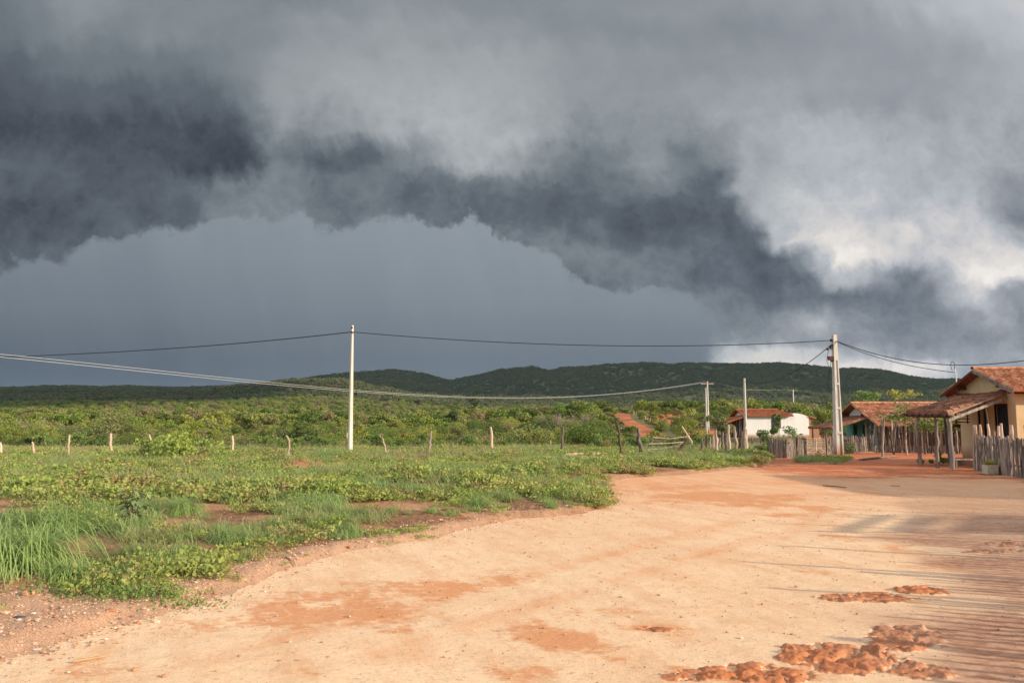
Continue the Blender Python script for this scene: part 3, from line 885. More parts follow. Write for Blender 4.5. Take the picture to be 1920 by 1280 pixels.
def lobes_points(n, nl, R, H, r, flat=0.6, low=0.15):
    """points through the outer part of a cluster of leafy lobes"""
    c = np.stack([r.normal(0, 0.42, nl) * R, r.normal(0, 0.42, nl) * R, r.uniform(low + 0.2, 0.85, nl) * H], 1)
    dr = np.hypot(c[:, 0], c[:, 1]) / R
    c[:, 2] *= np.clip(1.15 - 0.55 * dr ** 2, 0.25, 1.1)
    lr = r.uniform(0.26, 0.5, nl) * R
    k = r.integers(0, nl, n)
    v = r.normal(size=(n, 3)); v /= np.linalg.norm(v, axis=1)[:, None]
    rad = r.uniform(0.35, 1, n) ** 0.45
    v *= (rad * lr[k])[:, None]; v[:, 2] *= flat
    # ragged: clumps along noise
    p = c[k] + v
    p[:, 2] = np.maximum(p[:, 2], 0.02)
    return p, c


def join_np(parts):
    V = []; Fs = []; b = 0
    for v, f in parts:
        V.append(v); Fs.append(f + b); b += len(v)
    return np.concatenate(V), np.concatenate(Fs)


def sticks(pairs, r0, r1, n=4):
    """thin tapered quads-tubes between pairs of points"""
    V = []; Fc = []; b = 0
    for p, q in pairs:
        p = np.array(p, float); q = np.array(q, float); d = q - p; d /= np.linalg.norm(d) + 1e-9
        x = np.cross(d, [0.3, 0.9, 0.1]); x /= np.linalg.norm(x); y = np.cross(d, x)
        for rr, c in ((r0, p), (r1, q)):
            for k in range(n):
                t = 2 * math.pi * k / n
                V.append(c + rr * (x * math.cos(t) + y * math.sin(t)))
        for k in range(n):
            Fc.append((b + k, b + (k + 1) % n, b + n + (k + 1) % n, b + n + k))
        b += 2 * n
    return np.array(V), np.array(Fc)


def proto(name, leafVF, mat, stemVF=None, smat=None):
    V, Fc = leafVF
    if stemVF is not None:
        V2, F2 = join_np([leafVF, stemVF])
        me = np_mesh(name, V2, F2, mat, False)
        me.materials.append(smat)
        mi = np.zeros(len(F2), np.int32); mi[len(Fc):] = 1
        me.polygons.foreach_set('material_index', mi)
    else:
        me = np_mesh(name, V, Fc, mat, False)
    return bpy.data.objects.new(name, me)          # not linked: only a source for scattering


def shrub_proto(name, n, nl, R, H, leaf, seed, mat, stems=6, aspect=.6, flat=.6, up=0.5):
    r = np.random.default_rng(seed)
    p, c = lobes_points(n, nl, R, H, r, flat)
    VF = leaf_quads(p, leaf, up, aspect, seed)
    if not stems:
        return proto(name, VF, mat)
    pr = [((r.normal(0, .05), r.normal(0, .05), -0.3), tuple(c[i % nl] * np.array([0.6, .6, .8]))) for i in range(stems)]
    pr += [(b, tuple(c[(i + 3) % nl])) for i, (a, b) in enumerate(pr)]
    return proto(name, VF, mat, sticks(pr, 0.035 * R, 0.02 * R), BARK)


def blades(n, L, W, spread, seed, base=0.06, seg=3, lean=(0, 0)):
    r = np.random.default_rng(seed)
    V = []; Fc = []; b = 0
    for i in range(n):
        az = r.uniform(0, 2 * math.pi); tilt = abs(r.normal(0.35, 0.25)) * spread
        l = L * r.uniform(0.45, 1.15); w = W * r.uniform(0.7, 1.3)
        ba = r.uniform(0, 2 * math.pi); br = base * math.sqrt(r.uniform())
        p = np.array([br * math.cos(ba), br * math.sin(ba), -0.02])
        d = np.array([math.cos(az), math.sin(az), 0]); sd = np.array([-math.sin(az), math.cos(az), 0])
        th = tilt; bend = r.uniform(0.25, 0.75) * spread
        row = []
        for s in range(seg + 1):
            ww = w * (1 - (s / seg) ** 1.5) + 0.0006
            row.append((p - sd * ww / 2, p + sd * ww / 2))
            th += bend * (0.6 + 0.5 * s)
            th_ = min(th, 2.5)
            p = p + (d * math.sin(th_) + np.array([lean[0], lean[1], 0]) * s * .3 + np.array([0, 0, math.cos(th_)])) * l / seg
        for q in row: V += [q[0], q[1]]
        for s in range(seg):
            Fc.append((b + 2 * s, b + 2 * s + 1, b + 2 * s + 3, b + 2 * s + 2))
        b += 2 * (seg + 1)
    return np.array(V), np.array(Fc)


def weed_pts(n, R, H, seed):
    r = np.random.default_rng(seed)
    ns = max(5, n // 9)
    sx = r.normal(0, R * .45, (ns, 2)); hh = H * r.uniform(0.35, 1.0, ns) * np.exp(-(sx ** 2).sum(1) / (R * R) * .5)
    k = r.integers(0, ns, n); t = r.uniform(0.25, 1, n) ** .6
    return np.stack([sx[k, 0] * (0.8 + .3 * t) + r.normal(0, .035, n), sx[k, 1] * (0.8 + .3 * t) + r.normal(0, .035, n), np.maximum(.01, hh[k] * t + r.normal(0, .01, n))], 1)


def scatter(name, protos, P, rz, scl, pid, label=None, kind='stuff', tilt=0.0):
    """ONE object that strews copies of the prototypes over its points"""
    n = len(P)
    me = bpy.data.meshes.new(name)
    me.vertices.add(n); me.vertices.foreach_set('co', np.asarray(P, np.float32).ravel())
    rot = np.zeros((n, 3), np.float32); rot[:, 2] = rz
    if tilt:
        rot[:, :2] = np.random.default_rng(3).normal(0, tilt, (n, 2))
    a = me.attributes.new('rot', 'FLOAT_VECTOR', 'POINT'); a.data.foreach_set('vector', rot.ravel())
    a = me.attributes.new('scl', 'FLOAT', 'POINT'); a.data.foreach_set('value', np.asarray(scl, np.float32))
    a = me.attributes.new('pid', 'INT', 'POINT'); a.data.foreach_set('value', np.asarray(pid, np.int32))
    o = link(name, me)
    ng = bpy.data.node_groups.new(name, 'GeometryNodeTree')
    ng.interface.new_socket('Geometry', in_out='INPUT', socket_type='NodeSocketGeometry')
    ng.interface.new_socket('Geometry', in_out='OUTPUT', socket_type='NodeSocketGeometry')
    N = ng.nodes; Lk = ng.links
    gi = N.new('NodeGroupInput'); go = N.new('NodeGroupOutput')
    iop = N.new('GeometryNodeInstanceOnPoints')
    Lk.new(gi.outputs[0], iop.inputs['Points'])
    j = N.new('GeometryNodeJoinGeometry')
    for p in reversed(protos):
        oi = N.new('GeometryNodeObjectInfo'); oi.inputs['Object'].default_value = p
        oi.inputs['As Instance'].default_value = True
        Lk.new(oi.outputs['Geometry'], j.inputs[0])
    Lk.new(j.outputs[0], iop.inputs['Instance'])
    iop.inputs['Pick Instance'].default_value = True
    def named(nm, ty):
        q = N.new('GeometryNodeInputNamedAttribute'); q.data_type = ty; q.inputs['Name'].default_value = nm
        return q.outputs[0]
    Lk.new(named('pid', 'INT'), iop.inputs['Instance Index'])
    Lk.new(named('rot', 'FLOAT_VECTOR'), iop.inputs['Rotation'])
    Lk.new(named('scl', 'FLOAT'), iop.inputs['Scale'])
    Lk.new(iop.outputs[0], go.inputs[0])
    md = o.modifiers.new('scatter', 'NODES'); md.node_group = ng
    return tag(o, label, kind=kind)


def strew(xy, jz=0.0):
    z, d = ground_z(xy[:, 0], xy[:, 1])
    return np.column_stack([xy, z + jz]), d


# ------------------------------------------------------------------ scrub in the valley and on the hills
def poly_px(pts):
    """a patch kept free of scrub, given in photo pixels of the land"""
    return [tuple(Gt(u, v).xy) for u, v in pts]


def build_scrub():
    r = np.random.default_rng(11)
    CLEAR = [([Gt(u, v).xy[:] for u, v in ((1250, 818), (1198, 818), (1172, 797), (1138, 779), (1110, 779), (1112, 775.5), (1174, 776), (1214, 799))], 1.2),      # the track
             ([Gt(u, v).xy[:] for u, v in ((380, 838), (500, 838), (505, 826), (380, 826))], 1.0),
             ([Gt(u, v).xy[:] for u, v in ((1215, 786), (1320, 796), (1320, 778), (1215, 778))], 1.5),
             ([Gt(u, v).xy[:] for u, v in ((1240, 815), (1330, 822), (1330, 806), (1240, 800))], .5),
             ([(10, 50), (17, 66), (17, 100), (34, 106), (50, 100), (60, 60), (60, 46), (12, 48)], 1.0)]       # village
    def gen(r0, r1, cell, amax=0.80):
        n = int((r1 ** 2 - r0 ** 2) * amax / cell)
        R = np.sqrt(r.uniform(r0 ** 2, r1 ** 2, n)); A = r.uniform(-amax, amax, n)
        xy = np.stack([R * np.sin(A), R * np.cos(A)], 1)
        return xy, R
    def clear(xy, marg=0.0):
        k = np.ones(len(xy), bool)
        for p, m_ in CLEAR:
            k &= sdist_poly(xy[:, 0], xy[:, 1], p) < -m_ - marg * 0
        return k
    near = [shrub_proto('scrub_bush', 3600, 10, 1.6, 2.3, 0.11, 100 + i, L_SCRUB, 8, .5) for i in range(4)]
    near += [shrub_proto('scrub_bush', 3400, 8, 2.0, 1.9, 0.105, 110 + i, L_SCRUB, 8, .5, .45) for i in range(3)]
    mid = [shrub_proto('scrub_bush', 1000, 7, 1.8, 2.2, 0.26, 120 + i, L_SCRUB, 4, .6) for i in range(6)]
    far = [shrub_proto('scrub_tree', 330, 8, 2.8, 3.0, 0.65, 130 + i, L_FAR, 0, .7) for i in range(6)]
    dead = [proto('bare_bush', *(lambda q: (q, TWIG))(dead_twigs(140 + i))) for i in range(2)]
    # 1: valley floor
    xy, R = gen(56, 150, 8.0)
    dens = 0.75 + 0.9 * fbm(xy[:, 0] / 14, xy[:, 1] / 14, 3, 90)
    k = clear(xy) & (r.random(len(xy)) < dens); xy = xy[k]
    uu = 960 + F * xy[:, 0] / xy[:, 1]; low = (uu > 1125) & (uu < 1275)
    kk = ~low | (r.random(len(xy)) < .22); xy = xy[kk]; low = low[kk]
    P, d = strew(xy); n = len(P)
    pid = r.integers(0, 7, n); pid[r.random(n) < 0.015] = 7
    right = sstep(xy[:, 0] / xy[:, 1], 0.12, 0.3)
    sc = (0.42 + 1.15 * r.random(n) ** 1.7) * np.where(low, .45, 1) * (1 - 0.30 * right) * np.where(np.hypot(*xy.T) < 64, 0.55, 1)
    scatter('shrubland', near + dead, P, r.uniform(0, 6.28, n), sc, pid, 'dense green thorny scrub filling the shallow valley beyond the post fence')
    # 2: middle slope
    xy, R = gen(150, 1000, 34)
    dens = 0.85 + 0.8 * fbm(xy[:, 0] / 35, xy[:, 1] / 50, 3, 91)
    k = clear(xy) & (r.random(len(xy)) < dens); xy = xy[k]
    P, d = strew(xy); n = len(P)
    pid = r.integers(0, 6, n); pid[r.random(n) < 0.012] = 6
    scatter('scrub_slope', mid + dead, P, r.uniform(0, 6.28, n), 0.6 + 1.5 * r.random(n) ** 1.5, pid, 'green scrub thinning up the long slope below the hills')
    # low growth between the bushes
    xy, R = gen(57, 330, 11)
    trk = sdist_poly(xy[:, 0], xy[:, 1], [tuple(Gt(u, v).xy) for u, v in ((1246, 816), (1198, 816), (1150, 784), (1132, 776), (1172, 776), (1214, 797))]) < 0
    xy = xy[trk & (sdist_poly(xy[:, 0], xy[:, 1], CLEAR[4][0]) < 0)]
    P, d = strew(xy); n = len(P)
    scatter('low_scrub', mid, P, r.uniform(0, 6.28, n), r.uniform(.18, .5, n), r.integers(0, 6, n), 'low green growth between the bushes of the valley')
    # 3: hills
    xy, R = gen(1000, 2500, 55)
    dens = 0.95 + 0.7 * fbm(xy[:, 0] / 90, xy[:, 1] / 120, 3, 92)
    k = r.random(len(xy)) < dens; xy = xy[k]
    inr = sdist_poly(xy[:, 0], xy[:, 1], [tuple(Gt(u, v).xy) for u, v in ((1240, 752), (1275, 758), (1335, 757), (1345, 742), (1290, 733), (1250, 740))]) > 0
    xy = xy[~inr | (r.random(len(xy)) < .45)]
    P, d = strew(xy); n = len(P)
    scatter('hill_forest', far, P - np.array([0, 0, .5]), r.uniform(0, 6.28, n), r.uniform(1.0, 2.3, n), r.integers(0, 6, n), 'dark low forest covering the long flat-topped ridge')


def dead_twigs(seed):
    r = np.random.default_rng(seed)
    pr = []
    for i in range(9):
        a = np.array([0, 0, -.2]); b = np.array([r.normal(0, .45), r.normal(0, .45), r.uniform(.9, 1.6)]); pr.append((a, b))
        for j in range(5):
            c = b + np.array([r.normal(0, .4), r.normal(0, .4), r.uniform(.2, .9)]); pr.append((b * .8, c))
            for q in range(3):
                pr.append((c * .9, c + np.array([r.normal(0, .3), r.normal(0, .3), r.uniform(.1, .5)])))
    return sticks(pr, .025, .012, 3)


# ------------------------------------------------------------------ the weedy verge
def build_verge():
    r = np.random.default_rng(5)
    def gen(y0, y1, cell, xl=-0.78, xr=0.42):
        # uniform over the wedge seen from the road
        n = int((y1 ** 2 - y0 ** 2) / 2 * (xr - xl) / cell)
        y = np.sqrt(r.uniform(y0 ** 2, y1 ** 2, n)); x = y * r.uniform(xl, xr, n)
        return np.stack([x, y], 1)
    def pick(xy, dmin, bare_k, noise_s=None, nth=0.0, seed=0, soft=.5):
        d = -sdist_poly(xy[:, 0], xy[:, 1], ROAD) + 0.25 * fbm(xy[:, 0] * 1.3, xy[:, 1] * 1.3, 3, 5)
        b = bare_mask(xy[:, 0], xy[:, 1])
        p = sstep(d, dmin, dmin + soft) * (1 - bare_k * b)
        if noise_s:
            p = p * sstep(fbm(xy[:, 0] * noise_s, xy[:, 1] * noise_s, 3, seed), nth - .12, nth + .12)
        isl = sdist_poly(xy[:, 0], xy[:, 1], ISLE) > 0
        p = np.where(isl, 0.9, p)
        return xy[r.random(len(xy)) < p]
    # creeping broad-leaved weeds, near (fine leaves) and far (bigger clumps)
    wn = [proto('weed', leaf_quads(weed_pts(85, .15, .13, 200 + i), .030, .6, .75, i), L_WEED) for i in range(5)]
    wf = [proto('weed', leaf_quads(weed_pts(260, .42, .27, 210 + i), .058, .6, .75, i), L_WEED) for i in range(5)]
    xy = pick(gen(5, 17, .034), -.08, .97, .9, .20, 44, .25)
    P, d = strew(xy); n = len(P)
    near_edge = sstep(d, 0, .9)
    scatter('weeds', wn, P, r.uniform(0, 6.28, n), r.uniform(.5, 1.7, n) * (.5 + .5 * near_edge) * (.9 + .7 * fbm(xy[:, 0] * .9, xy[:, 1] * .9, 2, 8)), r.integers(0, 5, n), 'low leafy green weeds along the road verge')
    xy = pick(gen(16, 47, .075), -.05, .95, .62, -.10, 44, .3)
    P, d = strew(xy); n = len(P)
    scatter('far_weeds', wf, P, r.uniform(0, 6.28, n), r.uniform(.45, 1.5, n) * (.5 + .5 * sstep(d, 0, 1.0)) * (.85 + .6 * fbm(xy[:, 0] * .5, xy[:, 1] * .5, 3, 7)), r.integers(0, 5, n), 'bright green leafy weeds carpeting the field up to the post fence')
    # grass tufts
    gn = [proto('grass_tuft', blades(95, .36, .0095, 1.1, 220 + i, .10), L_GRASS) for i in range(4)]
    gf = [proto('grass_tuft', blades(60, .42, .012, 1.0, 230 + i, .14, 2), L_GRASS) for i in range(4)]
    xy = pick(gen(5, 17, .060), 0.12, .90, 1.25, .06, 77)
    P, d = strew(xy); n = len(P)
    scatter('grass', gn, P, r.uniform(0, 6.28, n), r.uniform(.4, 1.3, n) * (.4 + .6 * sstep(d, 0, 1.4)), r.integers(0, 4, n), 'blue-green grass tufts between the verge weeds')
    xy = pick(gen(16, 56, .12, -.8, .36), 0.3, .88, .45, .0, 78)
    P, d = strew(xy); n = len(P)
    scatter('far_grass', gf, P, r.uniform(0, 6.28, n), r.uniform(.6, 1.4, n), r.integers(0, 4, n), 'pale grass growing towards the post fence')
    # dry stalks along the fence line
    dr = [proto('dry_stalk', blades(16, .52, .012, .45, 240 + i, .18, 2), L_DRY) for i in range(4)]
    n0 = 3400
    y = r.uniform(33, 52, n0); x = y * r.uniform(-.66, .31, n0)
    xy = np.stack([x, y], 1); kk = sstep(fbm(x * .25, y * .25, 3, 55) + .12 * (y > 39) + .14 * (x > -6) , .05, .40)
    xy = xy[r.random(n0) < kk]
    xy = xy[sdist_poly(xy[:, 0], xy[:, 1], ROAD) < -1.2]
    P, d = strew(xy); n = len(P)
    scatter('dry_grass', dr, P, r.uniform(0, 6.28, n), r.uniform(.5, 1.2, n), r.integers(0, 4, n), 'tall straw-coloured stalks along the post fence')
    # fringe: leafy saplings on the brow behind the fence
    fr = [shrub_proto('sapling', 260, 6, .7, 1.2, .13, 250 + i, L_LUSH, 5, .7, .6) for i in range(4)]
    n0 = 330
    y = r.uniform(46, 57, n0); x = y * r.uniform(-.75, .30, n0)
    P, d = strew(np.stack([x, y], 1)); kk = (d > 1.0) & (fbm(x * .2, y * .2, 2, 58) > -.05 + .15 * (x > 0))
    P = P[kk]; n = len(P)
    scatter('undergrowth', fr, P, r.uniform(0, 6.28, n), r.uniform(.35, .95, n), r.integers(0, 4, n), 'leafy undergrowth on the brow behind the fence posts')
    # gravel on the edge and crumbs on the road
    st = []
    for i in range(5):
        b = bmesh.new(); bmesh.ops.create_icosphere(b, subdivisions=1, radius=1)
        rr = random.Random(300 + i)
        for v in b.verts: v.co *= rr.uniform(.7, 1.15); v.co.z *= .65; v.co.x *= 1.25
        me = bpy.data.meshes.new('pebble'); b.to_mesh(me); b.free(); me.materials.append(STONE)
        st.append(bpy.data.objects.new('pebble', me))
    xy = gen(4.6, 22, .0014, -.7, .2)
    d = -sdist_poly(xy[:, 0], xy[:, 1], ROAD)
    p = np.exp(-((d - .35) / .45) ** 2) * 1.0 + .05 * (d > 0) + .012 * (d < 0)
    p += .75 * np.clip(bare_mask(xy[:, 0], xy[:, 1]), 0, 1) * (d > 0) * (xy[:, 1] < 9)
    xy = xy[(r.random(len(xy)) < p * (8 / np.maximum(8, xy[:, 1])))]
    z, dd = ground_z(xy[:, 0], xy[:, 1]); z = np.maximum(z, np.where(dd < .0, .012, z))
    n = len(xy)
    s = np.clip(r.lognormal(-5.0, .5, n), .0035, .032)
    scatter('gravel', st, np.column_stack([xy, z + s * .2]), r.uniform(0, 6.28, n), s, r.integers(0, 5, n), 'pale gravel and crumbs of earth along the road edge')
    n = 9000
    y = np.sqrt(r.uniform(4.5 ** 2, 20 ** 2, n)); x = y * r.uniform(-.6, .68, n)
    k = sdist_poly(x, y, ROAD) > .1; x, y = x[k], y[k]; n = len(x)
    s = np.clip(r.lognormal(-5.3, .45, n), .0025, .018)
    scatter('road_grit', st, np.column_stack([x, y, np.full(n, .018)]), r.uniform(0, 6.28, n), s, r.integers(0, 5, n), 'small loose stones on the sandy road')


def stone_mat(k):
    c = k.ramp(orand(k), [(0, (0.50, 0.27, 0.15)), (.3, (0.60, 0.42, 0.29)), (.6, (0.36, 0.15, 0.08)), (.8, (0.68, 0.54, 0.42)), (1, (0.27, 0.13, 0.08))])
    return {'Base Color': c}
STONE = material('stone', stone_mat, .9)

build_scrub()
build_verge()
# ------------------------------------------------------------------ roofs of fired clay tiles
def tile_mat_fn(base, dark, pale, moss):
    def b(k):
        t = k.n('ShaderNodeAttribute', attribute_name='tile').outputs['Fac']
        P = geo_pos(k)
        n = k.noise(P, 3.0, 5, 0.65); n2 = k.noise(P, 22, 4, .6)
        c = k.mix(k.mapr(t, 0.1, 0.9, smooth=False), base, pale)
        c = k.mix(k.mapr(n, 0.48, 0.72, 0, moss), c, dark)
        c = k.mix(k.mapr(n2, 0.5, 0.75, 0, .4), c, dark)
        return {'Base Color': c, 'bump': (n2, .3, .01)}
    return b
TILE_NEW = material('tile_orange', tile_mat_fn((0.40, 0.135, 0.06), (0.13, 0.06, 0.04), (0.60, 0.30, 0.18), .55), .9)
TILE_OLD = material('tile_old', tile_mat_fn((0.21, 0.085, 0.05), (0.075, 0.045, 0.035), (0.36, 0.17, 0.10), .8), .9)
TILE_FAR = material('tile_far', tile_mat_fn((0.34, 0.10, 0.045), (0.16, 0.06, 0.035), (0.42, 0.16, 0.08), .5), .9)


def tile_sheet(e0, e1, r0, r1, cw=0.2, rl=0.38, seed=0, wob=0.012, thick=0.07):
    """one slope of barrel tiles. e0-e1 eave, r0-r1 top edge"""
    e0, e1, r0, r1 = map(Vector, (e0, e1, r0, r1))
    W = ((e1 - e0).length + (r1 - r0).length) / 2; L = ((r0 - e0).length + (r1 - e1).length) / 2
    nc = max(3, round(W / cw)); nr = max(2, round(L / rl)); q = 6; rq = 3
    nrm = (e1 - e0).cross(r0 - e0).normalized()
    if nrm.z < 0: nrm = -nrm
    rr = np.random.default_rng(seed)
    tile = rr.random((nc + 1, nr + 1)); jit = rr.normal(0, wob, (nc + 1, nr + 1)); shf = rr.normal(0, .05, (nc + 1, nr + 1))
    V = []; T = []
    na = nc * q + 1; nb = nr * (rq + 1)
    ss = [(j + f) for j in range(nr) for f in (0, .34, .67, .999)]
    for i in range(na):
        a = i / q; ci = int(min(a, nc - 1e-6)); fa = a - ci
        # cap tile in the middle of each column, channel between
        prof_ = 0.055 * math.sin(math.pi * min(1, max(0, (fa - .12) / .76))) ** 0.8 if .12 < fa < .88 else -0.012
        for s in ss:
            rj = int(s); fs = s - rj
            k = (ci, rj)
            sag = wob * 2.2 * math.sin(a * .31 + seed) * math.sin(s * .5 + seed)
            h = prof_ + 0.028 * (1 - fs) + jit[k] * .6 + sag
            t = min(1, max(0, (s + shf[k] * (fs < .01)) / nr))
            p = e0.lerp(e1, a / nc).lerp(r0.lerp(r1, a / nc), t) + nrm * h
            V.append(p); T.append(tile[k])
    nb = len(ss)
    Fc = [tuple(x) for x in grid_faces(na, nb)]
    # underside and rim
    b = len(V)
    for c in (e0, e1, r1, r0):
        V.append(c - nrm * thick); T.append(.1)
    Fc.append((b, b + 1, b + 2, b + 3))
    V = np.array([tuple(p) for p in V]); Fc = np.array(Fc)
    rim = []
    idx = lambda i, j: i * nb + j
    bot = [idx(i, 0) for i in range(na)]; top_ = [idx(i, nb - 1) for i in range(na)]
    ext = []
    def rimstrip(ids, c0, c1):
        nonlocal V, T
        m = len(ids); base = len(V)
        pts = np.array([np.array(c0) * (1 - i / (m - 1)) + np.array(c1) * i / (m - 1) for i in range(m)])
        V = np.vstack([V, pts]); T += [.1] * m
        for i in range(m - 1):
            ext.append((ids[i], ids[i + 1], base + i + 1, base + i))
    lo = lambda p: tuple(Vector(p) - nrm * thick)
    rimstrip(bot, lo(e0), lo(e1)); rimstrip(top_, lo(r0), lo(r1))
    rimstrip([idx(0, j) for j in range(nb)], lo(e0), lo(r0)); rimstrip([idx(na - 1, j) for j in range(nb)], lo(e1), lo(r1))
    Fc = np.vstack([Fc, np.array(ext)])
    return V, Fc, T


def roof_obj(name, sheets, mat, parent, ridge=None, ridge_r=.09, label=None):
    Vs = []; Fs = []; Ts = []; b = 0
    for V, Fc, T in sheets:
        Vs.append(V); Fs.append(Fc + b); Ts += T; b += len(V)
    if ridge:
        a, c = map(Vector, ridge); n = max(3, int((c - a).length / .38)); q = 8
        d = (c - a).normalized(); y = d.cross(Vector((0, 0, 1))).normalized()
        ring = []
        for i in range(n * 2 + 1):
            t = i / (n * 2); r = ridge_r * (1.12 if i % 2 == 0 else .95); tt = random.random()
            for k in range(q):
                g = math.pi * k / (q - 1) * 1.3 - .15 * math.pi
                ring.append(tuple(a.lerp(c, t) + y * (r * 1.2 * math.cos(g)) + Vector((0, 0, r * math.sin(g) * .8)))); Ts.append(.4 + .6 * tt)
        Vs.append(np.array(ring)); Fs.append(grid_faces(n * 2 + 1, q) + b)
    me = np_mesh(name, np.vstack(Vs), np.vstack(Fs), mat, False, {'tile': Ts})
    o = link(name, me, parent)
    if label: o['label'] = label
    return o


def wall_strip(mb, p, d, length, z0, z1, th, holes=()):
    """straight wall with rectangular openings. p start (x,y), d unit direction; thickness to the left of d; holes (s0,s1,za,zb)"""
    d = Vector((d[0], d[1], 0)); nn = Vector((-d.y, d.x, 0)) * th
    def blk(s0, s1, za, zb):
        if s1 - s0 < 1e-4 or zb - za < 1e-4: return
        a = Vector((p[0], p[1], 0)) + d * s0; b = Vector((p[0], p[1], 0)) + d * s1
        vs_ = [a, b, b + nn, a + nn]
        mb.add([v + Vector((0, 0, za)) for v in vs_] + [v + Vector((0, 0, zb)) for v in vs_],
               [(0, 3, 2, 1), (4, 5, 6, 7), (0, 1, 5, 4), (1, 2, 6, 5), (2, 3, 7, 6), (3, 0, 4, 7)])
    s = 0
    for s0, s1, za, zb in sorted(holes):
        blk(s, s0, z0, z1); blk(s0, s1, z0, za); blk(s0, s1, zb, z1); s = s1
    blk(s, length, z0, z1)


def plaster(name, c, dirt, zb, foot=(0.34, 0.14, 0.07), hi=.9, amt=.6):
    def b(k):
        P = geo_pos(k); z = k.n('ShaderNodeSeparateXYZ', ins={0: P}).outputs[2]
        n = k.noise(k.vm('MULTIPLY', P, (1, 1, .35)), 2.2, 6, .65); n2 = k.noise(P, 14, 4, .6)
        col = k.mix(k.mapr(n, .42, .7, 0, amt), c, dirt)
        col = k.mix(k.mapr(k.m('ADD', k.m('SUBTRACT', z, zb), k.m('MULTIPLY', n, .5)), .3, hi, .85, 0), col, foot)
        return {'Base Color': col, 'bump': (n2, .25, .01)}
    return material(name, b, .92)


def brick_mat(name, c1, c2, mort):
    def b(k):
        br = k.n('ShaderNodeTexBrick', ins={'Vector': k.n('ShaderNodeMapping', ins={0: geo_pos(k), 'Rotation': (math.pi / 2, 0, 0)}).outputs[0], 'Color1': c1, 'Color2': c2, 'Mortar': mort, 'Scale': 4.0, 'Mortar Size': .03})
        return {'Base Color': br.outputs[0], 'bump': (br.outputs['Fac'], -.4, .01)}
    return material(name, b, .95)
BRICK = brick_mat('brick', (0.42, 0.17, 0.09), (0.34, 0.13, 0.07), (0.40, 0.30, 0.22))
BRICK_DARK = brick_mat('raw_brick', (0.14, 0.06, 0.04), (0.10, 0.045, 0.03), (0.12, 0.08, 0.06))


def gable(mb, x, y0, y1, z0, ze, yr, zr, th):
    """triangular top of a wall lying in the plane X=x"""
    mb.prism([(x, y0, z0), (x, y1, z0), (x, y1, ze), (x, yr, zr), (x, y0, ze)], (th, 0, 0))


def stake(mb, pts, r0, r1=None, n=8, rough=.1, seed=None):
    m = len(pts); r1 = r0 * .8 if r1 is None else r1
    P = []
    for i in range(m - 1):
        a = Vector(pts[i]); b = Vector(pts[i + 1])
        for s in range(4): P.append(a.lerp(b, s / 4))
    P.append(Vector(pts[-1]))
    P = [p + Vector((random.gauss(0, r0 * .22), random.gauss(0, r0 * .22), 0)) if 0 < i < len(P) - 1 else p for i, p in enumerate(P)]
    R_ = [r0 + (r1 - r0) * i / (len(P) - 1) for i in range(len(P))]
    R_[-1] *= .75
    mb.tube(P, R_, n, True, rough)


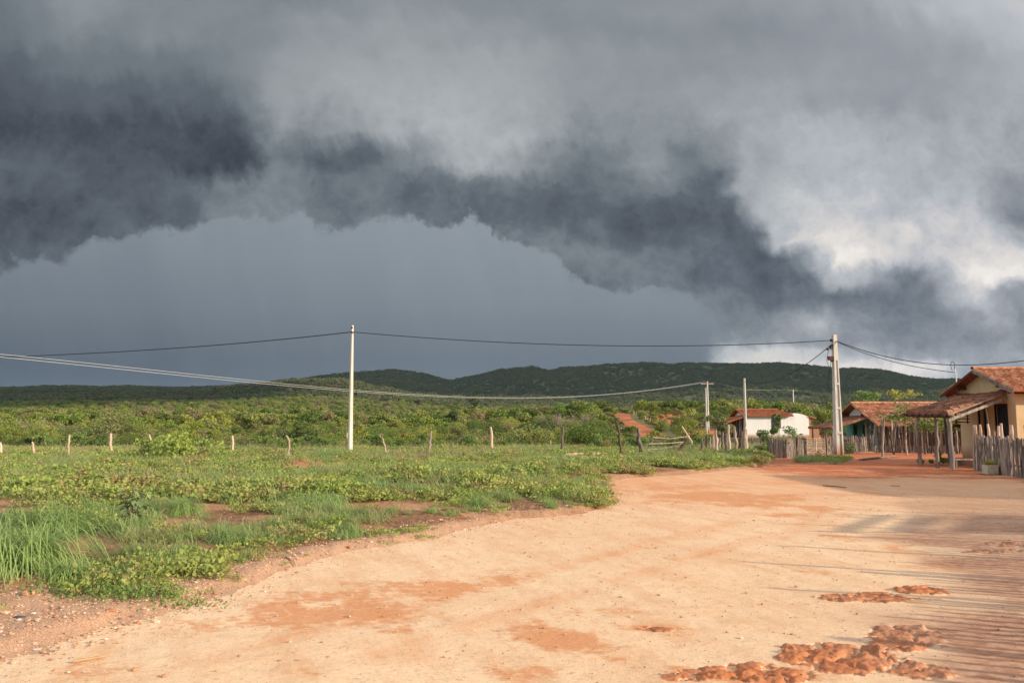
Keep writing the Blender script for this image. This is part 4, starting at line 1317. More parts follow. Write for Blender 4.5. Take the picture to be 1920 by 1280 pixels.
# ------------------------------------------------------------------ pale yellow house with its tiled verandah
def yellow_house():
    h = empty('house', (18.9, 33.05, 0))
    tag(h, 'pale yellow plastered house with an orange clay tile gable roof, behind the near picket fence', 'house')
    def L(o): o.parent = h; o.matrix_parent_inverse = Matrix.Translation(-h.location); return o
    X0, X1, Y0, Y1 = 18.9, 29.0, 31.1, 35.0
    slope = 0.36; zr = 3.84
    ur = lambda y: zr - .1 - slope * abs(y - 33.05)
    yel = plaster('yellow_plaster', (0.64, 0.49, 0.30), (0.52, 0.36, 0.18), .2)
    mb = MB()
    # facade with two doorways, then the other walls
    wall_strip(mb, (X0 + .2, Y0), (0, 1), Y1 - Y0, -.1, ur(Y0) - .02, .2, [(31.67 - Y0, 32.44 - Y0, .3, 2.38), (33.02 - Y0, 33.60 - Y0, .3, 2.34)])
    gable(mb, X0, Y0, Y1, ur(Y0) - .02, ur(Y0), 33.05, ur(33.05), .2)
    wall_strip(mb, (X0 + .2, Y0 + .2), (1, 0), X1 - X0 - .4, -.1, ur(Y0 + .2) - .03, -.2 * -1 if False else .2 * -1, [])
    wall_strip(mb, (X0 + .2, Y1), (1, 0), X1 - X0 - .4, -.1, ur(Y1) - .03, -.2)
    wall_strip(mb, (X1, Y0), (0, 1), Y1 - Y0, -.1, ur(Y0) - .02, .2)
    gable(mb, X1 - .2, Y0, Y1, ur(Y0) - .02, ur(Y0), 33.05, ur(33.05), .2)
    L(mb.build('wall', yel))
    mb = MB(); mb.box((X0 - .9, Y0 + .1, -.1), (X0 - .003, Y1 + .2, .26)); mb.box((X0 + .21, Y0 + .22, -.1), (X1 - .21, Y1 - .22, .27))
    L(mb.build('floor_slab', plaster('slab_cement', (.42, .33, .26), (.3, .2, .14), 0)))
    # door leaf and frames
    mb = MB()
    n = 5; w = (32.42 - 31.69) / n
    for i in range(n): mb.box((X0 + .06, 31.69 + i * w + .004, .3), (X0 + .10, 31.69 + (i + 1) * w - .004, 2.36))
    mb.box((X0 + .045, 31.72, 1.0), (X0 + .06, 32.39, 1.1)); mb.box((X0 + .045, 31.72, 1.9), (X0 + .06, 32.39, 2.0))
    dl = L(mb.build('door', M['door_dark'])); dl['label'] = 'closed dark blue-black plank door'
    for y0, y1, zt_ in ((31.67, 32.44, 2.38), (33.02, 33.60, 2.34)):
        mb = MB()
        mb.box((X0 - .012, y0 - .05, .28), (X0 + .05, y0 + .0, zt_ + .05)); mb.box((X0 - .012, y1, .28), (X0 + .05, y1 + .05, zt_ + .05)); mb.box((X0 - .012, y0, zt_), (X0 + .05, y1, zt_ + .05))
        L(mb.build('door_frame', M['door_dark']))
    mb = MB(); mb.box((X0 + .3, 33.6, .3), (X0 + .95, 33.64, 2.3)); dl = L(mb.build('door', M['door_dark'])); dl['label'] = 'dark door swung open inwards'
    # roof
    ye0, ye1 = 30.45, 35.62; ze = zr - slope * (33.05 - ye0); ze1 = zr - slope * (ye1 - 33.05)
    xa, xb = 18.45, 29.5
    roof = roof_obj('roof', [tile_sheet((xa, ye0, ze), (xb, ye0, ze), (xa, 33.05, zr), (xb, 33.05, zr), seed=1), tile_sheet((xa, ye1, ze1), (xb, ye1, ze1), (xa, 33.05, zr), (xb, 33.05, zr), seed=2)], TILE_NEW, None, ((xa - .03, 33.05, zr + .03), (xb, 33.05, zr + .03)))
    L(roof)
    for y in (30.85, 31.6, 33.05, 34.45, 35.25):
        mb = MB(); z = ur(y) - .0
        mb.box((xa + .06, y - .06, z - .17), (X1 + .3, y + .06, z - .04)); L(mb.build('purlin', M['rust']))
    for s in (-1, 1):
        ye = ye0 if s < 0 else ye1
        a = Vector((xa - .03, 33.05, zr - .03)); b = Vector((xa - .03, ye, (ze if s < 0 else ze1) - .03))
        mb = MB(); mb.prism([a, b, b - Vector((0, 0, .12)), a - Vector((0, 0, .12))], (.03, 0, 0)); L(mb.build('rake_board', M['board'] if s < 0 else M['rust']))
    # verandah: its own sub-assembly under the house
    v = empty('verandah', (16.2, 31.9, 0)); L(v)
    def Lv(o): o.parent = v; o.matrix_parent_inverse = Matrix.Translation(-Vector((16.2, 31.9, 0))); return o
    A = Vector((18.88, 31.60, 2.90)); B = Vector((18.88, 35.05, 2.86)); Cc = Vector((15.95, 33.55, 2.10)); D_ = Vector((15.95, 30.35, 2.04))
    Lv(roof_obj('roof', [tile_sheet(D_, Cc, A, B, .19, .33, 5, .03)], TILE_OLD, None, label='sagging lean-to of dark weathered tiles'))
    mb = MB(); stake(mb, [D_ + Vector((.05, -.1, -.11)), Cc + Vector((.05, .1, -.11))], .055, .05); Lv(mb.build('eave_beam', M['post_dark']))
    mb = MB()
    for t in np.linspace(.02, .98, 7):
        stake(mb, [D_.lerp(Cc, t) + Vector((-.12, 0, -.075)), A.lerp(B, t) + Vector((0, 0, -.09))], .032, .03, 6)
    Lv(mb.build('rafters', M['post_dark']))
    mb = MB()
    off = Vector((0, -.035, 0))
    for dz, hgt in ((-.01, .05), (-.17, .11)):
        a = D_ + off + Vector((0, 0, dz - .02)); b = A + off + Vector((0, 0, dz - .02))
        mb.prism([a, b, b - Vector((0, 0, hgt)), a - Vector((0, 0, hgt))], (0, .03, 0))
    Lv(mb.build('fascia_board', M['board'], label='bleached blue-grey board along the near edge'))
    for (x, y, zt_, r, ln) in ((16.08, 30.5, 1.98, .085, (.02, 0)), (16.1, 31.55, 1.98, .07, (-.03, .03)), (16.1, 32.98, 2.0, .075, (.04, 0)), (17.85, 31.28, 2.5, .045, (-.1, .0)), (17.9, 34.25, 2.48, .05, (.06, 0))):
        mb = MB(); stake(mb, [(x + ln[0] * 1.5, y, -.15), (x - ln[0], y + ln[1], zt_ * .5), (x, y, zt_ + .02)], r, r * .85, 9, .07)
        Lv(mb.build('post', M['board'] if (x, y) == (16.08, 30.5) else M['post_grey']))


def strut(a, b, r, mb=None, n=6):
    m = mb or MB(); stake(m, [a, ((Vector(a) + Vector(b)) / 2 + Vector((0, 0, random.uniform(-.01, .01)))), b], r, r * .85, n); return m


def white_house():
    h = empty('house', (24.8, 88, .4))
    tag(h, 'small whitewashed house with one dark blue shuttered window and red tile roof, beyond the field', 'house')
    def L(o): o.parent = h; o.matrix_parent_inverse = Matrix.Translation(-Vector((24.8, 88, .4))); return o
    zb = .2
    wht = plaster('whitewash', (.80, .79, .80), (.66, .60, .55), .25, hi=.7, amt=.4)
    X0, X1, Y0, Y1 = 24.8, 29.6, 88.0, 92.6; zr = 3.26; yr = 90.3; sl = .27
    ur = lambda y: zr - .1 - sl * abs(y - yr)
    mb = MB()
    wall_strip(mb, (X0 + .2, Y0), (1, 0), X1 - X0, zb, ur(Y0), -.2 * -1, [(27.5 - X0 - .2, 28.45 - X0 - .2, 1.25, 2.12)])
    wall_strip(mb, (X0 + .2, Y0), (0, 1), Y1 - Y0, zb, ur(Y0), .2, [(1.2, 2.0, zb + .3, 2.3), (2.9, 3.7, zb + .3, 2.3)])
    gable(mb, X0, Y0, Y1, ur(Y0), ur(Y0) + .001, yr, ur(yr), .2)
    wall_strip(mb, (X0 + .2, Y1), (1, 0), X1 - X0, zb, ur(Y1), -.2)
    L(mb.build('wall', wht))
    # white parapet part without a tiled edge
    mb = MB(); mb.prism([(29.8, Y0, zb), (31.45, Y0, zb), (31.45, Y0, 2.42), (30.9, Y0, 2.66), (30.3, Y0, 2.80), (29.8, Y0, 2.82)], (0, 3.2, 0))
    L(mb.build('side_room', wht, label='white side room with a sloping bare wall top'))
    mb = MB(); mb.prism([(31.453, Y0 + .1, zb), (32.55, Y0 + .1, zb), (32.55, Y0 + .1, 2.12), (31.453, Y0 + .1, 2.42)], (0, 2.4, 0))
    L(mb.build('annex', BRICK, label='unplastered brick annex at the end'))
    L(roof_obj('annex_roof', [tile_sheet((32.75, Y0 - .1, 2.12), (32.75, Y0 + 2.7, 2.12), (31.4, Y0 - .1, 2.5), (31.4, Y0 + 2.7, 2.5), .25, .4, 12)], TILE_FAR, None))
    mb = MB(); mb.box((27.48, Y0 - .03, 1.22), (27.56, Y0 + .05, 2.15)); mb.box((28.40, Y0 - .03, 1.22), (28.47, Y0 + .05, 2.15)); mb.box((27.56, Y0 - .03, 2.08), (28.40, Y0 + .05, 2.15)); mb.box((27.56, Y0 - .03, 1.22), (28.40, Y0 + .05, 1.29))
    w = L(mb.build('window_frame', M['rust']))
    mb = MB()
    for i in range(2): mb.box((27.57 + i * .42, Y0 + .05, 1.3), (27.96 + i * .42, Y0 + .09, 2.08))
    L(mb.build('shutter', simple('blue_paint', (.035, .05, .16), (.02, .03, .09), 6, .6), label='closed dark blue window shutters'))
    xa, xb = 24.35, 29.75; ya, yb = 87.6, 93.0
    L(roof_obj('roof', [tile_sheet((xa, ya, zr - sl * (yr - ya)), (xb, ya, zr - sl * (yr - ya)), (xa, yr, zr), (xb - .9, yr, zr), .22, .4, 13), tile_sheet((xa, yb, zr - sl * (yb - yr)), (xb, yb, zr - sl * (yb - yr)), (xa, yr, zr), (xb - .9, yr, zr), .22, .4, 14)], TILE_FAR, None, ((xa, yr, zr + .02), (xb - .9, yr, zr + .02))))
    for y0, y1 in ((89.2, 90.0), (90.9, 91.7)):
        mb = MB(); mb.box((X0 + .1, y0, zb + .3), (X0 + .14, y1, 2.3)); L(mb.build('door', M['door_dark']))
    mb = MB(); mb.box((23.4, 91.9, zb), (24.79, 92.1, 2.3)); L(mb.build('porch_wall', BRICK, label='orange brick end wall of the porch'))
    L(roof_obj('porch_roof', [tile_sheet((22.5, 87.7, 1.72), (22.5, 92.2, 1.72), (24.78, 87.7, 2.55), (24.78, 92.2, 2.55), .22, .4, 15)], TILE_FAR, None))
    for x, y in ((22.7, 87.9), (22.7, 90.0), (22.7, 92.0)):
        mb = MB(); stake(mb, [(x, y, zb - .3), (x, y, 1.68)], .07); L(mb.build('porch_post', M['post_grey']))


def teal_house():
    o_ = Vector((23.8, 57, -.6)); h = empty('house', o_)
    tag(h, 'house with teal front wall, white gable and orange tile roof behind the tall stick fence', 'house')
    def L(o): o.parent = h; o.matrix_parent_inverse = Matrix.Translation(-o_); return o
    X0, X1, Y0, Y1 = 23.8, 33.0, 54.6, 59.2; zb = -1.2; yr = 57.0; zr = 3.08; sl = .36
    ur = lambda y: zr - .1 - sl * abs(y - yr)
    teal = plaster('teal_plaster', (.16, .42, .36), (.10, .30, .26), -.4, amt=.5)
    mb = MB(); wall_strip(mb, (X0 + .2, Y0), (0, 1), Y1 - Y0, zb, 2.1, .2, [(1.15, 1.9, -.3, 1.6), (2.7, 3.4, -.3, 1.6)])
    L(mb.build('wall', teal, label='teal front wall'))
    mb = MB(); gable(mb, X0, Y0, Y1, 2.1, 2.101, yr, ur(yr), .2)
    L(mb.build('gable', plaster('white_gable', (.72, .71, .70), (.5, .46, .42), -5)))
    mb = MB()
    wall_strip(mb, (X0 + .2, Y0 + .2), (1, 0), X1 - X0, zb, ur(Y0) - .02, -.2)
    wall_strip(mb, (X0 + .2, Y1), (1, 0), X1 - X0, zb, ur(Y1) - .02, -.2)
    for i in range(20):      # toothed ends of the raw brick corner
        z = zb + .3 + i * .155
        if z < 1.85: mb.box((X0 - .14 if i % 2 else X0 - .04, Y0 - .06, z), (X0 - .003, Y0 + .19, z + .09))
    L(mb.build('side_wall', BRICK_DARK, label='unplastered dark brick side with toothed corner'))
    for y0, y1 in ((55.75, 56.5), (57.3, 58.0)):
        mb = MB(); mb.box((X0 + .07, y0, -.3), (X0 + .11, y1, 1.6)); mb.box((X0 + .05, y0 + .1, .2), (X0 + .07, y1 - .1, .3)); L(mb.build('door', M['door_dark']))
    xa, xb = 23.25, 33.4; ya, yb = 52.9, 59.75
    ze = zr - sl * (yr - ya); ze1 = zr - sl * (yb - yr)
    L(roof_obj('roof', [tile_sheet((xa, ya, ze), (xb, ya, ze), (xa, yr, zr), (xb, yr, zr), .22, .4, 21, .02), tile_sheet((xa, yb, ze1), (xb, yb, ze1), (xa, yr, zr), (xb, yr, zr), .22, .4, 22)], TILE_NEW, None, ((xa, yr, zr + .03), (xb, yr, zr + .03)), .11))
    for y in (54.0, 55.4, 57, 58.6):
        mb = MB(); mb.box((xa + .05, y - .07, ur(y) - .2), (X0 + .3, y + .07, ur(y) - .05)); L(mb.build('purlin', M['rust']))
    L(roof_obj('porch_roof', [tile_sheet((20.8, 54.0, 1.40), (20.8, 58.4, 1.40), (23.78, 54.6, 2.18), (23.78, 58.9, 2.18), .22, .4, 23)], TILE_OLD, None))
    for x, y in ((21.0, 54.3), (21.0, 56.2), (21.0, 58.1), (23.3, 54.75)):
        mb = MB(); stake(mb, [(x, y, zb), (x, y, 1.38 if x < 22 else 1.95)], .07); L(mb.build('porch_post', M['post_grey']))


def shade_house():
    o_ = Vector((21, 18, 0)); h = empty('house', o_)
    tag(h, 'roadside house beyond the picture edge whose gable roof shades the red yard', 'house')
    def L(o): o.parent = h; o.matrix_parent_inverse = Matrix.Translation(-o_); return o
    mb = MB(); mb.box((18.2, 15.3, -.1), (23.4, 21.2, 3.0)); L(mb.build('wall', bpy.data.materials['yellow_plaster']))
    for y in (15.3, 21.0):
        mb = MB(); mb.prism([(18.2, y, 3.003), (23.4, y, 3.003), (20.8, y, 3.95)], (0, .2, 0))
        L(mb.build('gable', bpy.data.materials['yellow_plaster']))
    L(roof_obj('roof', [tile_sheet((17.7, 14.9, 2.95), (17.7, 21.6, 2.95), (20.8, 14.9, 4.15), (20.8, 21.6, 4.15), .22, .4, 31), tile_sheet((23.9, 14.9, 2.95), (23.9, 21.6, 2.95), (20.8, 14.9, 4.15), (20.8, 21.6, 4.15), .22, .4, 32)], TILE_NEW, None))


# ------------------------------------------------------------------ stick fences
def picket_fence(name, label, path, spacing, h, r, seed, ragged=.05, posts=(), lean=.02, gap=0.0, mat='picket', post_mat='post_pale', rails=True, n_rail=2):
    rr = random.Random(seed); random.seed(seed)
    path = [Vector((p[0], p[1], 0)) for p in path]
    f = empty(name, path[0]); tag(f, label, 'fence')
    def L(o): o.parent = f; o.matrix_parent_inverse = Matrix.Translation(-path[0]); return o
    segs = [(path[i], path[i + 1], (path[i + 1] - path[i]).length) for i in range(len(path) - 1)]
    tot = sum(s[2] for s in segs)
    def along(s):
        for a, b, l in segs:
            if s <= l: return a.lerp(b, s / l)
            s -= l
        return segs[-1][1].copy()
    n = int(tot / spacing)
    variants = []
    for i in range(n):
        p = along((i + .5) * spacing + rr.uniform(-.2, .2) * spacing)
        z = zt(p.x, p.y) - .12
        hh = h + rr.gauss(0, ragged); q = r * rr.uniform(.7, 1.25)
        dx, dy = rr.gauss(0, lean), rr.gauss(0, lean)
        mb = MB(); mid = p + Vector((dx * .5 + rr.gauss(0, lean * .8), rr.gauss(0, lean), z + hh * .5))
        stake(mb, [p + Vector((0, 0, z)), mid, p + Vector((dx, dy, z + .12 + hh))], q, q * .75, 7, .08)
        L(mb.build('picket', M[mat]))
    for s, hh, q, dx in posts:
        p = along(s); z = zt(p.x, p.y) - .15; off = Vector((0.0, -.06, 0))
        mb = MB(); stake(mb, [p + off + Vector((0, 0, z)), p + off + Vector((dx * .4, 0, z + hh * .6)), p + off + Vector((dx, 0, z + hh + .15))], q, q * .85, 8, .08)
        L(mb.build('post', M[post_mat]))
    if rails:
        for i in range(n_rail):
            z = h * (.3 + .5 * i)
            mb = MB()
            pts = [along(s) + Vector((.06, .05, zt(*along(s).xy) + z)) for s in np.linspace(.05, tot - .05, 7)]
            mb.tube(pts, .025, 6, rough=.1); L(mb.build('rail', M['post_dark']))
    return f


def build_fences():
    A = [(16.62, 30.0), (16.0, 27.4), (15.35, 24.0)]
    def sA(u):   # distance along A of the post seen at photo column u
        best = min(np.linspace(0, 6.2, 300), key=lambda s: abs(960 + F * (16.62 - .21 * s) / (30 - .975 * s) - u))
        return best
    posts = [(sA(1816), 1.62, .055, 0), (sA(1823.5), 1.62, .05, 0), (sA(1832), 1.64, .05, 0), (sA(1847.5), 1.66, .05, 0), (sA(1860), 1.42, .035, 0), (sA(1866), 1.6, .055, .04), (sA(1874), 1.68, .055, 0), (sA(1891), 1.62, .075, 0), (sA(1918), 1.6, .06, 0)]
    picket_fence('picket_fence', 'near fence of close-set grey sticks with taller pale posts, beside the square planter', A, .060, 1.22, .036, 3, .04, posts, .022)
    B = [(15.2, 23.4), (12.0, 16.3), (9.2, 9.9), (7.1, 5.4), (5.1, 0.9)]
    posts = [(s, 1.75 + .1 * math.sin(s * 3), .05, 0) for s in (1.2, 3.1, 4.9, 6.4, 8.1, 10.0, 11.4, 12.9, 14.2, 15.6, 17.1, 18.6, 22.2)] + [(17.3, 1.42, .09, 0), (20.5, 1.45, .10, 0)]
    picket_fence('picket_fence', 'roadside fence of spaced sticks past the picture edge that stripes the road with shadows', B, .165, 1.25, .042, 4, .04, posts, .01, rails=False)
    Cf = [(20.95, 48.4), (23.0, 47.6), (25.6, 46.4)]
    picket_fence('picket_fence', 'tall ragged fence of crooked brown sticks behind the vine pergola', Cf, .066, 1.60, .036, 5, .13, [(1.0, 1.75, .06, .05), (2.6, 1.8, .05, -.05)], .075, mat='picket')
    Df = [tuple(G(1440, 858).xy), tuple(G(1475, 859).xy), tuple(G(1512, 857).xy)]
    picket_fence('picket_fence', 'low dark stick fence joined to the woven branch gate', Df, .055, .93, .034, 6, .05, [(1.93, 1.02, .06, 0)], .012, mat='picket', post_mat='post_dark')
    E = [tuple(G(1549, 855).xy), tuple(G(1590, 850).xy), tuple(G(1640, 848).xy)]
    picket_fence('picket_fence', 'low grey stick fence running behind the concrete pole', E, .085, .95, .04, 7, .06, [(.1, 1.15, .06, 0), (1.3, 1.15, .05, .02), (2.6, 1.1, .06, 0), (3.4, 1.2, .05, 0)], .02, post_mat='post_grey')
    # woven branch gate
    g0 = G(1513.5, 856); g1 = G(1548, 855.5)
    g = empty('gate', (g0.x, g0.y, 0)); tag(g, 'gate woven of thin pale branches between the low stick fences', 'gate')
    def L(o): o.parent = g; o.matrix_parent_inverse = Matrix.Translation(-Vector((g0.x, g0.y, 0))); return o
    for t in (0.01, .5, .97):
        p = g0.lerp(g1, t); mb = MB(); stake(mb, [(p.x, p.y, 0), (p.x, p.y, .93)], .035); L(mb.build('stile', M['post_pale']))
    for i in range(11):
        z = .08 + i * .083; mb = MB()
        pts = [g0.lerp(g1, t) + Vector((0, (.03 if j % 2 else -.03), z + random.uniform(-.012, .012))) for j, t in enumerate(np.linspace(0, 1, 7))]
        mb.tube(pts, .023, 6, rough=.15); L(mb.build('branch', M['post_pale']))
    # dry pronged branches on the near fence
    mb = MB(); p = Vector((15.62, 25.05, 0))
    c = empty('branch_bundle', p + Vector((0, 0, 1.15))); tag(c, 'bunch of dark pointed stems poking above the near fence top', 'branches')
    for i in range(7):
        mb = MB(); x = p.x + .03 * i - .1; stake(mb, [(x, p.y + .02, 1.15), (x + (i - 3) * .02, p.y, 1.35), (x + (i - 3) * .035, p.y, 1.62 + .05 * math.sin(i * 2.3))], .022, .01, 6)
        o = mb.build('stem', M['post_dark']); o.parent = c; o.matrix_parent_inverse = Matrix.Translation(-c.location)


def build_pergola():
    o_ = Vector((20.5, 44, 0)); h = empty('pergola', o_)
    tag(h, 'rough pole pergola carrying a green vine between the verandah and the tall stick fence', 'pergola')
    def L(o): o.parent = h; o.matrix_parent_inverse = Matrix.Translation(-o_); return o
    P = {}
    for nm, u, v, top, du in (('a', 1654, 856, 783, 3), ('b', 1700, 853, 777, -1), ('c', 1674, 850, 786, 8), ('d', 1735, 852, 778, 0)):
        b = G(u, v); t = at(u + du, top, b.y); mb = MB()
        m = b.lerp(t, .5) + Vector((random.uniform(-.06, .06), 0, 0))
        stake(mb, [b - Vector((0, 0, .1)), m, t], .06, .045, 7); L(mb.build('post', M['post_grey'] if nm != 'b' else M['post_pale'])); P[nm] = t
    for a, b in (('a', 'b'), ('c', 'b'), ('b', 'd'), ('c', 'd')):
        d = (P[b] - P[a]); mb = strut(P[a] - d * .12 + Vector((0, 0, .06)), P[b] + d * .1 + Vector((0, 0, .03 + random.uniform(0, .06))), .035); L(mb.build('beam', M['post_grey']))
    for t in (.2, .5, .8):
        a = P['a'].lerp(P['b'], t) + Vector((0, -.3, .12)); b = P['c'].lerp(P['d'], t) + Vector((0, .4, .1)); L(strut(a, b, .025).build('pole', M['post_grey']))
    # fork-shaped braces
    b = G(1676, 852); L(strut(b, at(1664, 800, b.y), .04).build('brace', M['post_dark'])); L(strut(b, at(1694, 806, b.y), .04).build('brace', M['post_dark']))
    r = np.random.default_rng(9)
    p = []
    for cx, cy, cz, s, n in ((20.9, 45, 2.05, .5, 130), (21.5, 44.6, 2.2, .45, 120), (20.4, 44.6, 1.95, .3, 50), (22.6, 44.5, 1.75, .6, 300), (24.0, 44.8, 1.7, .6, 260), (24.9, 44.5, 1.75, .4, 160), (21.2, 44.9, 2.65, .2, 24), (22.2, 45, 1.55, .4, 160)):
        q = r.normal(size=(n, 3)) * np.array([s, .35, s * .42]); p.append(q + np.array([cx, cy, cz]))
    p = np.concatenate(p)
    V, Fc = leaf_quads(p, .16, .2, .8, 4)
    o = link('vine', np_mesh('vine', V, Fc, L_LUSH, False)); L(o)


def build_poles():
    # near concrete pole of double-T section
    b = G(1573, 858); t = at(1567.8, 627.5, b.y)
    H = t.z; rot = Matrix.Rotation(math.radians(9), 3, 'Z')
    p = empty('concrete_pole', (b.x, b.y, 0)); tag(p, 'ribbed white concrete electricity pole with rust-red foot, in front of the low stick fences', 'utility pole')
    def ring(z, w, d): return w * (1 - .55 * z / H), d * (1 - .45 * z / H)
    mb = MB()
    W0, D0 = .40, .34
    def flange(side):
        vs = []
        for z in (-.3, H):
            w, d = ring(max(z, 0), W0, D0); f = w * .2
            x0, x1 = (-w / 2, -w / 2 + f) if side < 0 else (w / 2 - f, w / 2)
            vs += [rot @ Vector((x0, -d / 2, z)), rot @ Vector((x1, -d / 2, z)), rot @ Vector((x1, d / 2, z)), rot @ Vector((x0, d / 2, z))]
        mb.add(vs, [(0, 3, 2, 1), (4, 5, 6, 7), (0, 1, 5, 4), (1, 2, 6, 5), (2, 3, 7, 6), (3, 0, 4, 7)])
    flange(-1); flange(1)
    def slab(z0, z1, dk, fw=1.0):
        vs = []
        for z in (z0, z1):
            w, d = ring(max(z, 0), W0, D0); w *= .6 * fw
            vs += [rot @ Vector((-w / 2, -d / 2 * dk, z)), rot @ Vector((w / 2, -d / 2 * dk, z)), rot @ Vector((w / 2, d / 2 * dk, z)), rot @ Vector((-w / 2, d / 2 * dk, z))]
        mb.add(vs, [(0, 3, 2, 1), (4, 5, 6, 7), (0, 1, 5, 4), (1, 2, 6, 5), (2, 3, 7, 6), (3, 0, 4, 7)])
    slab(-.3, H, .62, .99)
    for v in (811, 765, 719.6, 674):
        z = at(1570, v, b.y).z; slab(z - .045, z + .045, .97, .995)
    slab(at(1570, 672, b.y).z, H - .003, .98, .995)
    slab(-.3, .12, .97, .995)
    o = mb.build('shaft', M['concrete'], p)
    # hardware on the side facing west
    for i, (dz, dx, s) in enumerate(((-.28, -.17, .07), (-.62, -.22, .075), (-.72, -.38, .06), (-.52, -.14, .05))):
        mb = MB(); mb.tube([(dx, -.02, H + dz - s), (dx, -.02, H + dz), (dx, -.02, H + dz + s)], [s * .6, s, s * .55], 10); mb.tube([(dx, -.02, H + dz), (-.08, 0, H + dz)], .014, 5)
        mb.build('insulator', M['ceramic'], p)
    mb = MB(); mb.box((-.36, -.1, H - 1.28), (-.12, .04, H - 1.08)); mb.box((-.24, -.07, H - 1.36), (-.14, .01, H - 1.283)); mb.build('junction_box', M['rust'], p)
    for a in (((-.3, 0, H - .7), (-.42, 0, H - 1.3), (-.33, 0, H - 1.6), (-.16, 0, H - 1.62)), ((-.2, 0, H - 1.35), (-.38, 0, H - 2.2), (-.4, 0, H - 2.6), (-.15, 0, H - 2.75))):
        mb = MB(); mb.tube([Vector(q) for q in a], .012, 5); mb.build('drop_wire', M['dark_cable'], p)
    # slim pole in the field
    b2 = G(656, 858); t2 = at(662, 610, b2.y)
    p2 = empty('concrete_pole', (b2.x, b2.y, 0)); tag(p2, 'slim tapering white concrete pole standing alone in the weedy field', 'utility pole')
    mb = MB(); r2 = Matrix.Rotation(math.radians(38), 3, 'Z'); vs = []
    for z, w in ((-.2, .225), (t2.z, .10)):
        k = w / 2; c = k * .7
        vs += [r2 @ Vector((x, y, z)) for x, y in ((-c, -k), (c, -k), (k, -c), (k, c), (c, k), (-c, k), (-k, c), (-k, -c))]
    mb.add(vs, [tuple(range(8))[::-1], tuple(range(8, 16))] + [(i, (i + 1) % 8, 8 + (i + 1) % 8, 8 + i) for i in range(8)])
    mb.build('shaft', simple('pole_cream', (.66, .62, .55), (.52, .46, .40), 5, .85, .2, .01, (1, 1, .2)), p2)
    for dz in (-.12, -.36):
        mb = MB(); mb.tube([(.0, -.10, t2.z + dz - .05), (.0, -.10, t2.z + dz), (0, -.10, t2.z + dz + .05)], [.035, .055, .035], 10); mb.tube([(0, -.1, t2.z + dz), (0, 0, t2.z + dz)], .012, 5)
        mb.build('insulator', M['ceramic'], p2)
    # far poles
    tops = {}
    def far_pole(u, v, Y, w, label, arm=None, du=0):
        t = at(u, v, Y); z0 = zt(t.x, t.y)
        q = empty('concrete_pole', (t.x, t.y, z0)); tag(q, label, 'utility pole')
        mb = MB(); mb.tube([(0, 0, -.3), (0, 0, t.z - z0)], [w, w * .62], 8, smooth=False); mb.build('shaft', M['concrete'] if Y < 200 else M['white_paint'], q)
        if arm:
            mb = MB(); mb.box((-arm, -.06, t.z - z0 - .35), (arm, .06, t.z - z0 - .2)); mb.build('crossarm', M['board'], q)
            for s in (-.92, -.3, .3, .92):
                mb = MB(); mb.tube([(s * arm, 0, t.z - z0 - .2), (s * arm, 0, t.z - z0 + .02)], [.05, .04], 6); mb.build('insulator', M['ceramic'], q)
        return t
    tops['T'] = far_pole(1326, 715, 100, .15, 'thin white pole with a crossarm, left of the white house beyond the branch posts', .75)
    far_pole(1323, 727, 88, .12, 'bare thin white pole close in front of the crossarm pole')
    tops['M'] = far_pole(1395.5, 709, 72, .15, 'white pole without crossarm rising behind the thick fence posts, before the white house')
    tops['F'] = far_pole(1487, 730, 250, .22, 'distant short-looking pole with crossarm over the trees behind the white house', 1.5)

    # ---- cables: plan line from A to B, height from photo rows
    def cable(label, A, B, px, r, mat, name='power_line', n=60, deg=4):
        A = Vector(A); B = Vector(B)
        ts = [0, 1]; zs = [A.z, B.z]
        for u, v in px:
            k = (u - 960) / F / (cp - (640 - v) / F * sp)
            # x = k*y along the plan line
            t = (k * A.y - A.x) / ((B.x - A.x) - k * (B.y - A.y))
            Y = A.y + (B.y - A.y) * t
            ts.append(t); zs.append(at(u, v, Y).z)
        wts = np.ones(len(ts)); wts[:2] = 6
        c = np.polyfit(ts, zs, min(deg, len(ts) - 1), w=wts)
        T_ = np.linspace(0, 1, n); mb = MB()
        mb.tube([(A.x + (B.x - A.x) * t, A.y + (B.y - A.y) * t, float(np.polyval(c, t))) for t in T_], r, 6)
        tag(mb.build(name, mat), label, 'power line')
    P1 = Vector((b.x - .2, b.y, 0)); P2 = Vector((b2.x, b2.y - .08, 0))
    zP1 = at(1562, 638, b.y).z; zP2 = at(661, 622.5, b2.y).z
    cable('dark cable sagging from the slim field pole to the near ribbed pole', (P2.x, P2.y, zP2), (P1.x, P1.y, zP1), [(800, 633), (1000, 644), (1180, 649), (1400, 645)], .02, M['dark_cable'], deg=3)
    Aw = at(-420, 690, 62)
    cable('dark cable falling away from the slim field pole towards the west', (P2.x, P2.y, zP2), tuple(Aw), [(450, 642), (300, 655), (150, 664), (0, 669)], .024, M['dark_cable'], deg=3)
    R1 = at(2300, 640, 30)
    cable('upper dark cable running from the ribbed pole across above the yellow house', (P1.x + .2, P1.y, zP1), tuple(R1), [(1700, 676), (1788, 684), (1920, 676)], .018, M['dark_cable'], deg=4)
    cable('lower dark cable dropping from the ribbed pole to the looped mast', (P1.x + .2, P1.y, zP1), tuple(at(1790, 698, 35)), [(1640, 668), (1700, 684), (1745, 692)], .014, M['dark_cable'], deg=3)
    cable('short dark cable slanting down from the ribbed pole towards the white pole', (P1.x, P1.y, zP1 - .25), tuple(tops['M'] - Vector((0, 0, .3))), [(1505, 687)], .02, M['dark_cable'], deg=2)
